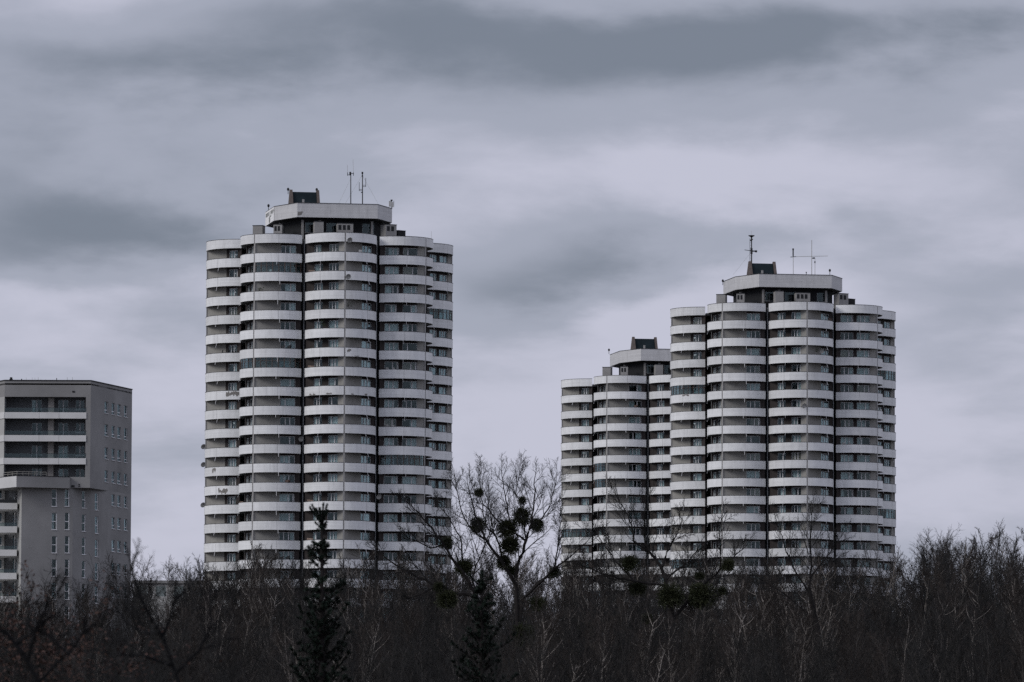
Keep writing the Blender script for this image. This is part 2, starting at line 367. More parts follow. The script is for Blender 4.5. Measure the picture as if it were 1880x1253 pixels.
def tower(label, px, Y, y_top, front_theta, seed, out=(.6, .6), hidden=()):
    rnd = random.Random(seed)
    c = W(px, 760, Y); ztop = W(px + 25, y_top, Y - R).z
    base = gz(c.x, Y) - .3
    T = thing('apartment_tower', label, 'apartment tower', (c.x, Y, base), rad(front_theta), 'round apartment towers')
    zt = ztop - base
    nst = int((zt - 3.5) / H)
    # core and base
    pts = []
    for k in range(8):
        for da in (-20.9, 20.9):
            a = rad(45 * k + da); pts.append((13.75 * sin(a), -13.75 * cos(a)))
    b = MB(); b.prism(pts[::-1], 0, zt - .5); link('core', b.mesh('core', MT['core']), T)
    b = MB(); b.prism([(p[0] * 1.22, p[1] * 1.22) for p in pts][::-1], 0, zt - (nst) * H - .2); link('ground_floor', b.mesh('ground_floor', MT['ventgrey']), T)
    zlow = zt - nst * H - .2
    rear = MB()
    for li in range(8):
        th = rad(45 * (li - 2)); oo = {0: out[0], 4: out[1]}.get(li, 0.0); OX, OY = sin(th) * oo, -cos(th) * oo
        for s in (-1, 1):
            seen = li <= 4
            if not seen:
                for k in range(nst):
                    me = BALC[s]
                    V = [Matrix.Rotation(th, 3, 'Z') @ v.co + Vector((0, 0, zt - k * H)) for v in me.vertices]
                    rear.add(V, [tuple(p.vertices) for p in me.polygons], 0)
                p, z0, z1 = wall_strip(s, 0, 84, zlow, zt - BAND, .2)
                q = [Matrix.Rotation(th, 3, 'Z') @ Vector((v[0], v[1], 0)) for v in wall_strip(s, 0, WL, 0, 0)[0]]
                rear.prism([(v.x, v.y) for v in q], zlow, zt - BAND, 1)
                continue
            # walls of this half
            segs = [('plaster', 0, 48), ('brown', 76, 85)] if s > 0 else [('plaster', 0, 14), ('brown', 42, 49), ('brown', 76, 85)]
            for mname, a, e in segs:
                b = MB(); b.prism(*wall_strip(s, a * PU, e * PU, zlow, zt - BAND + .1, .22))
                link('wall' if mname == 'plaster' else 'cladding', b.mesh('wall', MT[mname]), T, (OX, OY, 0), th)
            for k in range(nst + 1):
                z = zt - k * H
                B = link('balcony', BALC[s], T, (OX, OY, z), th)
                if k < 20:
                    link('coping', COPE[s], B)
                    if k > 1 and (rnd.random() < .03 or (seed == 11 and li == 1 and k == 7)): link('balcony_glazing', GLAZ[s], B)
                    if rnd.random() < .7: link('panel_joint', JOINT[s], B)
                    if rnd.random() < .16 and k > 0: link('balcony_items', rnd.choice(ITEMS[s]), B)
                    if k > 0: link('drain_spout', SPOUT[(s, rnd.randrange(3))], B)
            # windows
            slots = [(48, 76)] if s > 0 else [(14, 42), (49, 76)]
            if (li, s) in hidden or (li, s) in ((3, 1), (4, 1), (0, -1)):
                b = MB()
                for a, e in slots: b.prism(*wall_strip(s, a * PU, e * PU, zlow, zt - BAND + .1, .15, .12))
                link('cladding', b.mesh('cladding', MT['brown']), T, (OX, OY, 0), th); continue
            o, w, inn = wall_frame(s)
            for k in range(nst):
                if k >= 21: break
                zf = zt - (k + 1) * H - BAND + .28
                for si, (a, e) in enumerate(slots):
                    a2, e2 = a, e
                    if li == 0 and s > 0: a2 = 54
                    if li == 2 and s < 0: e2 = e - 6 if si == 0 else e - 8
                    if rnd.random() < .10 and s < 0 and si == 1: a2 += 4
                    wid = (e2 - a2) * PU - .01
                    wid = round(wid, 2)
                    var = rnd.choice([0, 0, 1, 2, 3, 3, 4])
                    me, pane = win_data(wid, var)
                    # orientation: the window's local x runs left to right seen from outside
                    p = o + w * ((a2 if s > 0 else e2) * PU) + inn * .12
                    d = w if s > 0 else -w
                    ang = atan2(d.y, d.x)
                    rot = Matrix.Rotation(th, 3, 'Z') @ Vector((p.x, p.y, 0))
                    wo_ = link('window', me, T, (rot.x + OX, rot.y + OY, zf), th + ang)
                    link('pane', pane, wo_)
                    if rnd.random() < .82:
                        full = rnd.random() < .35
                        ws = [q for q in (.55, .95, 1.5, 2.0) if q < wid - .1]
                        cw = max(ws) if full else rnd.choice(ws[:3])
                        xo = rnd.choice([.07, wid - cw - .07])
                        link('curtain', CURT[(cw, 'curtain' if rnd.random() < .8 else 'curtain2')], wo_, (xo, .13, 0))
                    # blank the leftover strip
                    for (f0, f1) in ((a, a2), (e2, e)):
                        if f1 - f0 > .5:
                            b = MB(); b.prism(*wall_strip(s, f0 * PU, f1 * PU, 0, 2.55, .2, .01)); b.F = b.F
                            link('wall_panel', b.mesh('wall_panel', MT['brown']), T, (OX, OY, zf), th)
        if li <= 4:
            b = MB(); b.box(-.12, .12, -R + .06, -R + .36, zlow, zt - .002); link('column', b.mesh('column', MT['column']), T, (OX, OY, 0), th)
            # downpipe in the gap to the next lobe
            a = rad(22.5); b = MB(); x, y = 14.15 * sin(a), -14.15 * cos(a)
            b.tube([Vector((x, y, zlow)), Vector((x, y, zt - .6))], [.07, .07], 6); link('downpipe', b.mesh('downpipe', MT['pipe']), T, (0, 0, 0), th)
        # roof slab of the lobe
        b = MB(); pl = [(p[0], -p[1]) for p in arc(RL - .2, -A1, A1, 24, 1)]
        b.prism(pl, zt - .62, zt - .45); link('roof_slab', b.mesh('roof_slab', MT['slab']), T, (OX, OY, 0), th)
    ro = link('rear_balconies', smooth(rear.mesh('rear', [MT['parapet'], MT['plaster']])), T); ro['kind'] = 'stuff'
    # penthouse
    fz0, fz1 = zt + 3.1, zt + 5.2
    b = MB(); n = len(FASC)
    inner = [(x * .965, y * .965) for x, y in FASC]
    V = []
    for (x, y), (u, v) in zip(FASC, inner): V += [(x, y, fz0), (x, y, fz1), (u, v, fz1), (u, v, fz0)]
    Fc = []
    for i in range(n):
        a = 4 * i; c_ = 4 * ((i + 1) % n)
        for e in range(4): Fc.append((a + e, a + (e + 1) % 4, c_ + (e + 1) % 4, c_ + e)[::-1] if False else (a + e, c_ + e, c_ + (e + 1) % 4, a + (e + 1) % 4))
    b.add(V, Fc)
    fo = link('roof_fascia', b.mesh('roof_fascia', MT['fascia']), T)
    b = MB(); b.prism([(x * .97, y * .97) for x, y in FASC], fz0 + .12, fz0 + .5); link('roof_deck', b.mesh('roof_deck', MT['slab']), T)
    b = MB(); n = len(FASC); V = []
    for (x, y) in FASC: V += [(x * 1.006, y * 1.006, fz1 + .003), (x * 1.006, y * 1.006, fz1 + .07), (x * .955, y * .955, fz1 + .07), (x * .955, y * .955, fz1 + .003)]
    b.add(V, Fc); link('flashing', b.mesh('flashing', MT['rail']), fo)
    ph = [(x * .84, y * .78) for x, y in FASC]
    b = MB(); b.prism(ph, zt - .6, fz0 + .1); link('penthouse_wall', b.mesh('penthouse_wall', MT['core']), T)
    for x, w_ in ((-1.4, 2.2), (1.0, 1.6), (4.0, 1.8), (-4.6, 1.5)):
        fr = MB(); y = -115 * U * .78 - .02; z0 = zt + 1.0
        fr.box(x, x + w_, y, y + .01, z0, z0 + 1.5)
        q = link('penthouse_window', fr.mesh('penthouse_window', MT['glass']), T)
        fb = MB(); fb.box(x, x + .06, y - .03, y + .015, z0, z0 + 1.5); fb.box(x + w_ / 2 - .03, x + w_ / 2 + .03, y - .03, y + .015, z0, z0 + 1.5); fb.box(x, x + w_, y - .032, y + .014, z0 - .05, z0 + .05)
        link('frame', fb.mesh('frame', MT['pipe']), q)
    for (x, y) in ((-62, 98), (66, 98), (-96, 38), (98, 42), (-30, 98)):
        b = MB(); b.box(-.16, .16, -.16, .16, 0, 3.4); link('pillar', b.mesh('pillar', MT['ventgrey']), T, (x * U, -y * U, zt - .6))
    k = 1
    vent_block(T, -36 * U, -122 * U, 1.35, 1.6, zt - .6, 2.9, 0)
    vent_block(T, 13 * U, -118 * U, 2.35, 1.4, zt - .6, 2.75, 3)
    vent_block(T, 97 * U, -96 * U, 1.9, 1.5, zt - .6, 2.9, 2, .4)
    vent_block(T, 121 * U, -62 * U, 1.4, 1.5, zt - .6, 2.3, 0, .5, False)
    vent_block(T, -104 * U, -82 * U, 1.3, 1.5, zt - .6, 2.7, 2, -.3)
    vent_block(T, -136 * U, -48 * U, 1.5, 1.5, zt - .6, 2.75, 0, -.4)
    # stair roof
    hz = fz0 + .4; hb = MB()
    x0, x1, yf, yb, top = -73 * U, -29 * U, -60 * U, -36 * U, fz1 + 2.35
    hb.add([(x0, yf, hz), (x1, yf, hz), (x1, yb, top), (x0, yb, top), (x0, yb + .25, top), (x1, yb + .25, top), (x1, yb + 3, hz), (x0, yb + 3, hz)],
           [(0, 1, 2, 3), (3, 2, 5, 4), (4, 5, 6, 7), (0, 3, 4, 7), (1, 6, 5, 2)])
    ho = link('stair_roof', hb.mesh('stair_roof', MT['slate']), T)
    for x in (x0 - .42, x1 + .02):
        sb = MB(); t2 = top + .32
        prof = [(yf - .5, hz), (yb - .15, t2), (yb + .4, t2), (yb + 3.3, hz)]
        sb.add([(x, y, z) for y, z in prof] + [(x + .40, y, z) for y, z in prof], [(0, 1, 2, 3), (7, 6, 5, 4), (0, 4, 5, 1), (1, 5, 6, 2), (2, 6, 7, 3), (3, 7, 4, 0)])
        link('stair_side_wall', sb.mesh('side', MT['tan']), T)
    sv = MB(); sv.box(0, .3, -.3, 0, 0, 1.3); link('vent_pipe', sv.mesh('vent_pipe', MT['column']), T, (x0 + 1.2, yf - .1, fz1 - .3))
    T['zt'] = 0.0; del T['zt']
    return T, c, zt, base, fz1

def pole(T, name, M_, pts_list, n=6):
    b = MB()
    for pts, r in pts_list: b.tube([Vector(p) for p in pts], [r] * len(pts) if not isinstance(r, (list, tuple)) else list(r), n)
    return link(name, b.mesh(name, M_), T)

def tower_local(T, px, py, dback=0.0):
    """photo pixel -> point in the tower's own space, dback metres behind its centre"""
    w = W(px, py, T.location.y + dback)
    return Matrix.Rotation(-T.rotation_euler.z, 3, 'Z') @ (w - T.location)
for o_ in (): pass

TL, cL, ztL, bL, fzL = tower('tall round apartment tower with faded lettering on its roof fascia, nearest the left block', 602, 852, 427, 9.5, 11, out=(.35, .7))
TR, cR, ztR, bR, fzR = tower('round apartment tower with a dark disc-topped mast on its roof, at the right', 1438, 929, 554, 9.5, 12)
TB, cB, ztB, bB, fzB = tower('round apartment tower partly hidden behind the right tower, no masts on its roof', 1219, 1022, 688, 9.5, 13,
                             hidden=((3, -1), (4, -1)))

def lamp(T, px, py, db=0):
    p = tower_local(T, px, py, db); o = link('warning_lamp', LAMP, T, p - Vector((0, 0, .8)))
    return o
for px, py, db in ((529, 347, -3), (581.5, 347.5, -3), (493, 377, 2)): lamp(TL, px, py, db)
for px, py, db in ((1327, 515, 3), (1523.5, 496, -3)): lamp(TR, px, py, db)
lamp(TB, 1118, 642, 3)
def mast(T, px, y0, y1, r, mt='black', db=-2.0, name='antenna_mast'):
    a = tower_local(T, px, y1, db); b_ = tower_local(T, px, y0, db)
    b = MB(); b.tube([a, b_], [r, r * .8], 6); return link(name, b.mesh(name, MT[mt]), T), b_
def bar(par, T, x0, y0, x1, y1, r, mt='black', db=-2.0, name='crossbar'):
    b = MB(); b.tube([tower_local(T, x0, y0, db), tower_local(T, x1, y1, db)], [r, r], 5); return link(name, b.mesh(name, MT[mt]), par)
# left tower aerials
m, _ = mast(TL, 644, 319, 378, .085)
bar(m, TL, 643.2, 322, 643.2, 316, .15, name='sleeve')
bar(m, TL, 638, 321.3, 644, 322, .05); bar(m, TL, 643, 319.0, 649, 319, .05)
for x in (638.2, 649): bar(m, TL, x, 323, x, 317, .05, name='insulator')
bar(m, TL, 649, 318, 648, 293, .018, 'steel', name='whip'); bar(m, TL, 638.2, 318, 638, 303, .018, 'steel', name='whip')
m, _ = mast(TL, 665.5, 316, 378, .085)
bar(m, TL, 665.4, 320, 665.4, 316, .14, name='sleeve'); bar(m, TL, 665.4, 324.5, 665.4, 322.5, .13, name='sleeve')
for x, ya, yb in ((671.5, 327, 343.5), (659.5, 335, 351)): bar(m, TL, x, ya, x, yb, .04, name='dipole')
for ya in (340.5, 343): bar(m, TL, 665.5, ya, 671.5, ya, .035)
for ya in (348.3, 350.6): bar(m, TL, 665.5, ya, 659.5, ya, .035)
bar(m, TL, 663, 354, 665.5, 353.5, .09, name='bracket')
for x0, y0, x1 in ((643, 330, 622), (665, 322, 634), (665, 322, 694)): bar(m, TL, x0, y0, x1, 374, .012, 'steel', name='guy_wire')
m, _ = mast(TL, 719, 367, 382, .07, db=-1)
b = MB(); p = tower_local(TL, 717.5, 377.5, -1); b.box(p.x - .28, p.x + .0, p.y - .1, p.y + .1, p.z - .2, p.z + .65); b.box(p.x + .1, p.x + .36, p.y - .14, p.y + .0, p.z - .3, p.z + .5)
link('panel_antenna', b.mesh('panel_antenna', MT['dish']), m); bar(m, TL, 719, 369.5, 719, 367, .17, db=-1, name='sleeve')
bar(m, TL, 723, 369, 723, 380, .035, db=-1, name='dipole')
m, _ = mast(TL, 792, 425, 450, .02, 'steel', db=6)
# right tower aerials
m, _ = mast(TR, 1379.8, 436, 489, [0, .11][1], db=-3)
b = MB(); p = tower_local(TR, 1379.7, 433.2, -3)
for i in range(12):
    a0 = 2 * pi * i / 12; a1 = 2 * pi * (i + 1) / 12
    def ring(r, z, a): return (p.x + r * cos(a), p.y + r * sin(a), p.z + z)
    rs = ((0, .06), (.52, .05), (.5, -.04), (.13, -.25), (.11, -.5))
    for (r0, z0), (r1, z1) in zip(rs, rs[1:]): b.add([ring(r0, z0, a0), ring(r1, z1, a0), ring(r1, z1, a1), ring(r0, z0, a1)], [(0, 1, 2, 3)])
link('disc_aerial', b.mesh('disc_aerial', MT['black']), m)
bar(m, TR, 1367, 459.2, 1379.8, 461, .05, db=-3); bar(m, TR, 1378, 461.3, 1388, 461.6, .11, db=-3); bar(m, TR, 1386, 461.8, 1390, 462, .18, db=-3, name='box')
bar(m, TR, 1379.6, 456, 1379.6, 467, .19, db=-3, name='sleeve'); bar(m, TR, 1377.5, 442.6, 1381.5, 439, .16, db=-3, name='bracket')
bar(m, TR, 1376.6, 438, 1376.6, 487, .03, db=-3, name='ladder_rail')
for q in range(9): bar(m, TR, 1376.6, 446 + q * 4.7, 1379.8, 446 + q * 4.7, .02, db=-3, name='ladder_rung')
bar(m, TR, 1379.5, 433, 1379.5, 424, .015, 'steel', db=-3, name='whip'); bar(m, TR, 1376, 467, 1346, 505, .012, 'steel', db=-3, name='guy_wire')
m, _ = mast(TR, 1456.3, 458, 506, .045, 'steel'); bar(m, TR, 1456.2, 471, 1456.2, 457, .11, name='sleeve'); bar(m, TR, 1456.2, 459.5, 1456.2, 456.6, .15, name='sleeve')
bar(m, TR, 1451.3, 472.4, 1461.5, 471.6, .055)
m, _ = mast(TR, 1490.3, 441.5, 507, .055, 'steel')
bar(m, TR, 1460, 471.7, 1519.6, 470.4, .035, 'steel', name='boom'); bar(m, TR, 1491.5, 474.6, 1496, 474, .12, name='bracket')
m, _ = mast(TR, 1496.2, 474, 508, .04, 'steel'); bar(m, TR, 1496.2, 483.5, 1496.2, 480, .10, name='sleeve')
m, _ = mast(TR, 1480.3, 500, 507, .05); bar(m, TR, 1480.3, 502, 1480.3, 499.6, .1, name='sleeve')

# faded lettering and emblem on the pale end face of the left tower's fascia
fa = Vector((FASC[6][0], FASC[6][1], 0)); fb = Vector((FASC[7][0], FASC[7][1], 0))
dv = (fb - fa); ln = dv.length; dv.normalize(); nrm = Vector((-abs(dv.y), 0, 0)); nrm = Vector((dv.y, -dv.x, 0)); 
if nrm.x > 0: nrm = -nrm
ang = atan2(dv.y, dv.x)
bd = MB(); bd.box(0, ln - .1, -.03, .0, 0, 2.06)
board = link('sign_board', bd.mesh('sign_board', MT['sidewhite']), TL, fa + nrm * .03 + Vector((0, 0, fzL - 2.08)), ang)
rl = random.Random(3)
for wd_, (xa, xb) in enumerate(((.5, 3.9), (4.5, 8.2))):
    x = xa
    while x < xb:
        w_ = rl.uniform(.28, .46); b = MB(); z0, z1 = 1.22, 1.78
        b.box(x, x + .09, -.05, -.032, z0, z1)
        if rl.random() < .7: b.box(x + w_ - .12, x + w_ - .03, -.05, -.032, z0, z1)
        if rl.random() < .7: b.box(x + .092, x + w_ - .122, -.05, -.032, z1 - .1, z1)
        if rl.random() < .6: b.box(x + .092, x + w_ - .122, -.05, -.032, (z0 + z1) / 2 - .05, (z0 + z1) / 2 + .05)
        link('letter', b.mesh('letter', MT['letter']), board); x += w_ + .12
b = MB(); e0 = 3.2
b.add([(e0, -.05, .72), (e0 + 2.6, -.05, .95), (e0 + 2.6, -.05, 1.1), (e0 + 1.2, -.05, 1.12)], [(0, 1, 2, 3)])
for i in range(14):
    a0 = 2 * pi * i / 14; a1 = a0 + 2 * pi / 14; c_ = (e0 + 1.0, .42)
    b.add([(c_[0] + r * 2.0 * cos(a), -.05, c_[1] + r * sin(a)) for r, a in ((.34, a0), (.34, a1), (.2, a1), (.2, a0))], [(0, 1, 2, 3)])
b.add([(e0 + .5, -.05, .1), (e0 + .8, -.05, .1), (e0 + 1.6, -.05, .75), (e0 + 1.3, -.05, .75)], [(0, 1, 2, 3)])
link('emblem', b.mesh('emblem', MT['letter']), board)

# peeled paint, dishes and clutter on the balconies
OUTS = {}
def lobe_off(T, lobe):
    d = OUTS[T.name].get(lobe, 0.0); a = rad(45 * (lobe - 2)); return Vector((sin(a) * d, -cos(a) * d, 0))
OUTS[TL.name] = {0: .35, 4: .7}; OUTS[TR.name] = {0: .6, 4: .6}
def on_band(T, px, py, lobe, zt):
    """direction angle on the lobe's band for a photo column"""
    th = T.rotation_euler.z + rad(45 * (lobe - 2)); best = None
    for i in range(-80, 81):
        a = rad(i); lx, ly = RL * sin(a), -(C0 + RL * cos(a)) - OUTS[T.name].get(lobe, 0.0)
        wx = T.location.x + lx * cos(th) - ly * sin(th); wy = T.location.y + lx * sin(th) + ly * cos(th)
        d = Vector((wx, wy, 0)) - EYE; w = W(px, py, wy)
        e = abs(w.x - wx)
        if best is None or e < best[0]: best = (e, a, w.z - T.location.z)
    return best[1], best[2]
def peel(T, px, py, lobe, wpx, hpx, seed, zt):
    a, z = on_band(T, px, py, lobe, zt); rp = random.Random(seed); b = MB()
    m_ = T.location.y / F; n = max(3, int(wpx / 3))
    for j in range(n):
        ca = a + (j - (n - 1) / 2) * (wpx * m_ / n) / RL; w_ = wpx * m_ / n * rp.uniform(.5, .9); h_ = hpx * m_ * rp.uniform(.25, .6); zz = z + rp.uniform(-.25, .25) * hpx * m_
        k = 9; V = []
        for i in range(k):
            q = 2 * pi * i / k; rr = rp.uniform(.7, 1.15); aa = ca + w_ * rr * cos(q) / RL
            V.append(((RL + .006 + .001 * j) * sin(aa), -(C0 + (RL + .006 + .001 * j) * cos(aa)), zz + h_ * rr * sin(q)))
        b.add(V, [tuple(range(k))])
    link('peeled_patch', b.mesh('peeled_patch', MT['bare']), T, lobe_off(T, lobe), rad(45 * (lobe - 2)))
for i, q in enumerate(((427, 724, 0, 26, 9), (409, 902, 0, 20, 10), (393, 863, 0, 9, 8), (641, 644, 2, 7, 7), (655, 654, 2, 9, 3), (573, 725, 2, 16, 4), (605, 723, 2, 10, 3),
                       (647, 724, 2, 5, 4), (672, 724, 2, 7, 4), (637, 508, 2, 6, 5), (641, 441, 2, 5, 3), (637, 955, 2, 5, 3))): peel(TL, *q[:5], i, ztL)
for i, q in enumerate(((1258, 726, 0, 14, 3), (1478, 745, 2, 8, 3))): peel(TR, *q, i + 40, ztR)
b = MB(); fp = tower_local(TL, 549, 391, -115 * U)
b.add([(FASC[0][0] + .05, FASC[0][1] - .012, fzL - 1.35), (FASC[0][0] + .85, FASC[0][1] - .012, fzL - 1.25), (FASC[0][0] + .75, FASC[0][1] - .012, fzL - 1.5), (FASC[0][0] + .6, FASC[0][1] - .012, fzL - 1.8), (FASC[0][0] + .05, FASC[0][1] - .012, fzL - 1.9)], [(0, 4, 3, 2, 1)])
link('peeled_patch', b.mesh('peeled_patch', MT['bare']), TL)
DI = MB(); k_ = 12
for i in range(k_):
    a0 = 2 * pi * i / k_; a1 = 2 * pi * (i + 1) / k_
    for (r0, y0), (r1, y1) in (((0, 0), (.2, -.02)), ((.2, -.02), (.42, -.1))):
        DI.add([(r0 * cos(a0), y0, r0 * sin(a0)), (r1 * cos(a0), y1, r1 * sin(a0)), (r1 * cos(a1), y1, r1 * sin(a1)), (r0 * cos(a1), y0, r0 * sin(a1))], [(0, 1, 2, 3)])
DI.tube([Vector((0, 0, -.38)), Vector((0, -.42, -.05))], [.02, .02], 4); DI.tube([Vector((0, .0, 0)), Vector((0, .2, -.3))], [.03, .03], 4); DI.box(-.05, .05, -.47, -.40, -.1, 0)
DI = DI.mesh('satellite_dish', MT['dish'])
def dish(T, px, py, lobe, zt, rz=0):
    a, z = on_band(T, px, py, lobe, zt); o = link('satellite_dish', DI, T)
    th = rad(45 * (lobe - 2)); p = Matrix.Rotation(th, 3, 'Z') @ Vector(((RL + .22) * sin(a), -(C0 + (RL + .22) * cos(a)), z))
    o.location = p + lobe_off(T, lobe); o.rotation_euler = (.45, 0, -T.rotation_euler.z + rz)
for q in ((641, 441, 2), (638, 508, 2), (553, 806, 1), (697, 912, 3), (372, 820, 0), (374, 927, 0), (372, 853, 0)): dish(TL, *q, ztL, .5)
for q in ((1476, 745, 2), (1256, 725, 0), (1507, 645, 2)): dish(TR, *q, ztR, .5)
# glazed-in balcony and potted plants on the left tower
def clutter(T, px, py, lobe, w, h, mt, zt, name):
    a, z = on_band(T, px, py, lobe, zt); th = rad(45 * (lobe - 2)); r_ = RL - .32
    p = Matrix.Rotation(th, 3, 'Z') @ Vector((r_ * sin(a), -(C0 + r_ * cos(a)), z)); b = MB(); rc = random.Random(int(px))
    for i in range(26):
        c_ = Vector((rc.uniform(-w, w) * .5, rc.uniform(-.1, .1), rc.uniform(-.1, h))); s_ = rc.uniform(.05, .12)
        d1 = Vector((rc.uniform(-1, 1), rc.uniform(-1, 1), rc.uniform(-1, 1))).normalized() * s_; d2 = Vector((rc.uniform(-1, 1), rc.uniform(-1, 1), rc.uniform(-1, 1))).normalized() * s_
        b.add([c_ - d1, c_ - d2, c_ + d1, c_ + d2], [(0, 1, 2, 3)])
    link(name, b.mesh(name, mt), T, p + lobe_off(T, lobe), th + a)
leafm = mat('balcony_plant_leaf', (.03, .045, .02), var=.3, scale=8)
for q in ((588, 590, 2), (590, 597, 2), (645, 561, 2), (477, 533, 1), (496, 668, 1), (507, 667, 1), (484, 668, 1)): clutter(TL, *q, .9, .45, leafm, ztL, 'balcony_plants')
for q in ((1237, 680, 0), (1502, 645, 2), (1256, 728, 0)): clutter(TR, *q, .7, .4, leafm, ztR, 'balcony_plants')

# ------------------------------------------------------------------ angular block at the left
BY = 696.0
BK = thing('apartment_block', 'angular grey apartment block with recessed white-banded loggias, at the left edge', 'apartment block', (W(90, 900, BY).x, BY, gz(W(90, 900, BY).x, BY) - .3))
BO = Vector(BK.location)
def bp(px, Y): return Vector((W(px, 900, Y).x - BO.x, Y - BO.y, 0))
def bz(py, px=165, Y=BY): return W(px, py, Y).z - BO.z
def hit(px, py, p0, dr):
    """photo pixel on the vertical plane through p0 along dr -> (distance along, height), block space"""
    d = fw + RT * ((px - 940) / F) + UP * ((626.5 - py) / F); q = EYE - BO
    # q.xy + t*d.xy = p0 + s*dr
    det = d.x * (-dr.y) - (-dr.x) * d.y
    rx, ry = p0.x - q.x, p0.y - q.y
    t = (rx * (-dr.y) - (-dr.x) * ry) / det; s = (d.x * ry - d.y * rx) / det
    return s, q.z + t * d.z
def facade(p0, p1, z0, z1, ops, m, name='wall', depth=.2):
    """wall p0->p1 (left to right from outside) with true openings; ops = [(s0,s1,z0,z1)]"""
    dr = (p1 - p0); ln = dr.length; dr = dr.normalized()
    xs_ = sorted({0, ln, *[o[0] for o in ops], *[o[1] for o in ops]}); zs_ = sorted({z0, z1, *[o[2] for o in ops], *[o[3] for o in ops]})
    b = MB()
    for i in range(len(xs_) - 1):
        for j in range(len(zs_) - 1):
            cx = (xs_[i] + xs_[i + 1]) / 2; cz = (zs_[j] + zs_[j + 1]) / 2
            if any(o[0] < cx < o[1] and o[2] < cz < o[3] for o in ops): continue
            b.add([(xs_[i], 0, zs_[j]), (xs_[i + 1], 0, zs_[j]), (xs_[i + 1], 0, zs_[j + 1]), (xs_[i], 0, zs_[j + 1])], [(0, 1, 2, 3)])
    for a, c, e, f in ops:
        for q in (((a, 0, e), (a, depth, e), (a, depth, f), (a, 0, f)), ((c, 0, f), (c, depth, f), (c, depth, e), (c, 0, e)),
                  ((a, 0, f), (a, depth, f), (c, depth, f), (c, 0, f)), ((a, depth, e), (a, 0, e), (c, 0, e), (c, depth, e))): b.add(q, [(0, 1, 2, 3)])
    return link(name, b.mesh(name, m), BK, p0, atan2(dr.y, dr.x)), dr
rb = random.Random(5)
def block_window(p0, dr, op, kind):
    a, c, e, f = op; w = c - a; h = f - e; b = MB(); t = .045; y0, y1 = .10, .17
    b.box(0, w, y0, y1, 0, t); b.box(0, w, y0, y1, h - t, h); b.box(0, t, y0, y1, t, h - t); b.box(w - t, w, y0, y1, t, h - t)
    if kind == 'tall': b.box(t, w - t, y0 - .01, y1 - .01, h * .46, h * .46 + .09); b.box(w - t - .07, w - t, y0 - .012, y1, t, h - t)
    if kind == 'small': b.box(t, w - t, y0 - .01, y1 - .01, h * .24, h * .24 + .09); b.box(t, t + .10, y0 - .012, y1, t, h - t)
    if kind == 'door': b.box(w * .5 - .07, w * .5 + .07, y0 - .012, y1, t, h - t)
    if kind == 'pair': b.box(w * .5 - .08, w * .5 + .08, y0 - .012, y1, t, h - t)
    b.box(-.04, w + .04, -.07, .10, -.06, -.003)
    p = p0 + dr * a; ang = atan2(dr.y, dr.x)
    o = link('window', b.mesh('window', MT['frame']), BK, (p.x, p.y, e), ang)
    g_ = MB(); g_.box(t * .5, w - t * .5, .13, .145, t * .5, h - t * .5); link('pane', g_.mesh('pane', MT['glass']), o)
    if rb.random() < .3:
        cw = w * rb.choice([.3, .45, .85]); cm = MB(); n = 8
        for i in range(n):
            x0 = .05 + cw * i / n; x1 = .05 + cw * (i + 1) / n
            cm.add([(x0, .25 + .03 * (i % 2), .1), (x1, .25 + .03 * ((i + 1) % 2), .1), (x1, .25 + .03 * ((i + 1) % 2), h - .05), (x0, .25 + .03 * (i % 2), h - .05)], [(0, 1, 2, 3)])
        link('curtain', cm.mesh('curtain', MT['curtain']), o)
    db = MB(); db.box(-.1, w + .1, .9, .95, -.1, h + .1); link('dark_backing', db.mesh('dark_backing', MT['core']), o)  # near-black sheet standing for the unlit room behind the glass
def px_ops(p0, p1, rects):
    dr = (p1 - p0).normalized(); out = []
    for (xa, xb, ya, yb) in rects:
        ym = (ya + yb) / 2; s0, _ = hit(xa, ym, p0, dr); s1, _ = hit(xb, ym, p0, dr); _, zt_ = hit((xa + xb) / 2, ya, p0, dr); _, zb_ = hit((xa + xb) / 2, yb, p0, dr)
        out.append((s0, s1, zb_, zt_))
    return out
zr = bz(700); zu = bz(896)
A0p, A1p = bp(7, BY), bp(165, BY); B1p = bp(241, 710.4)
# upper front with the loggia opening
lo = px_ops(A0p, A1p, [(7.6, 157, 729, 876)]); facade(A0p, A1p, zu, zr, lo, MT['bgrey'], depth=.3)
# end face with small windows
cols = ((192, 198.3), (205, 211), (215.6, 221.9), (228, 233.6)); drB = (B1p - A1p).normalized()
rowz = [(hit(195, 737.7 + 42.05 * k, A1p, drB)[1], hit(195, 759 + 42.05 * k, A1p, drB)[1]) for k in range(9)]
def colops(p0, cs, rows):
    out = []
    for (xa, xb) in cs:
        for k in rows: out.append((hit(xa, 760 + 42 * k, p0, drB)[0], hit(xb, 760 + 42 * k, p0, drB)[0], rowz[k][1], rowz[k][0]))
    return out
opsB = colops(A1p, cols, range(4)); facade(A1p, B1p, zu, zr, opsB, MT['bgrey'])
for o in opsB: block_window(A1p, drB, o, 'small')
BLp = A1p + drB * hit(198.2, 930, A1p, drB)[0]
opsC = colops(BLp, cols[1:], range(4, 9)); facade(BLp, B1p, 0, zu, opsC, MT['bgrey'])
for o in opsC: block_window(BLp, drB, o, 'small')
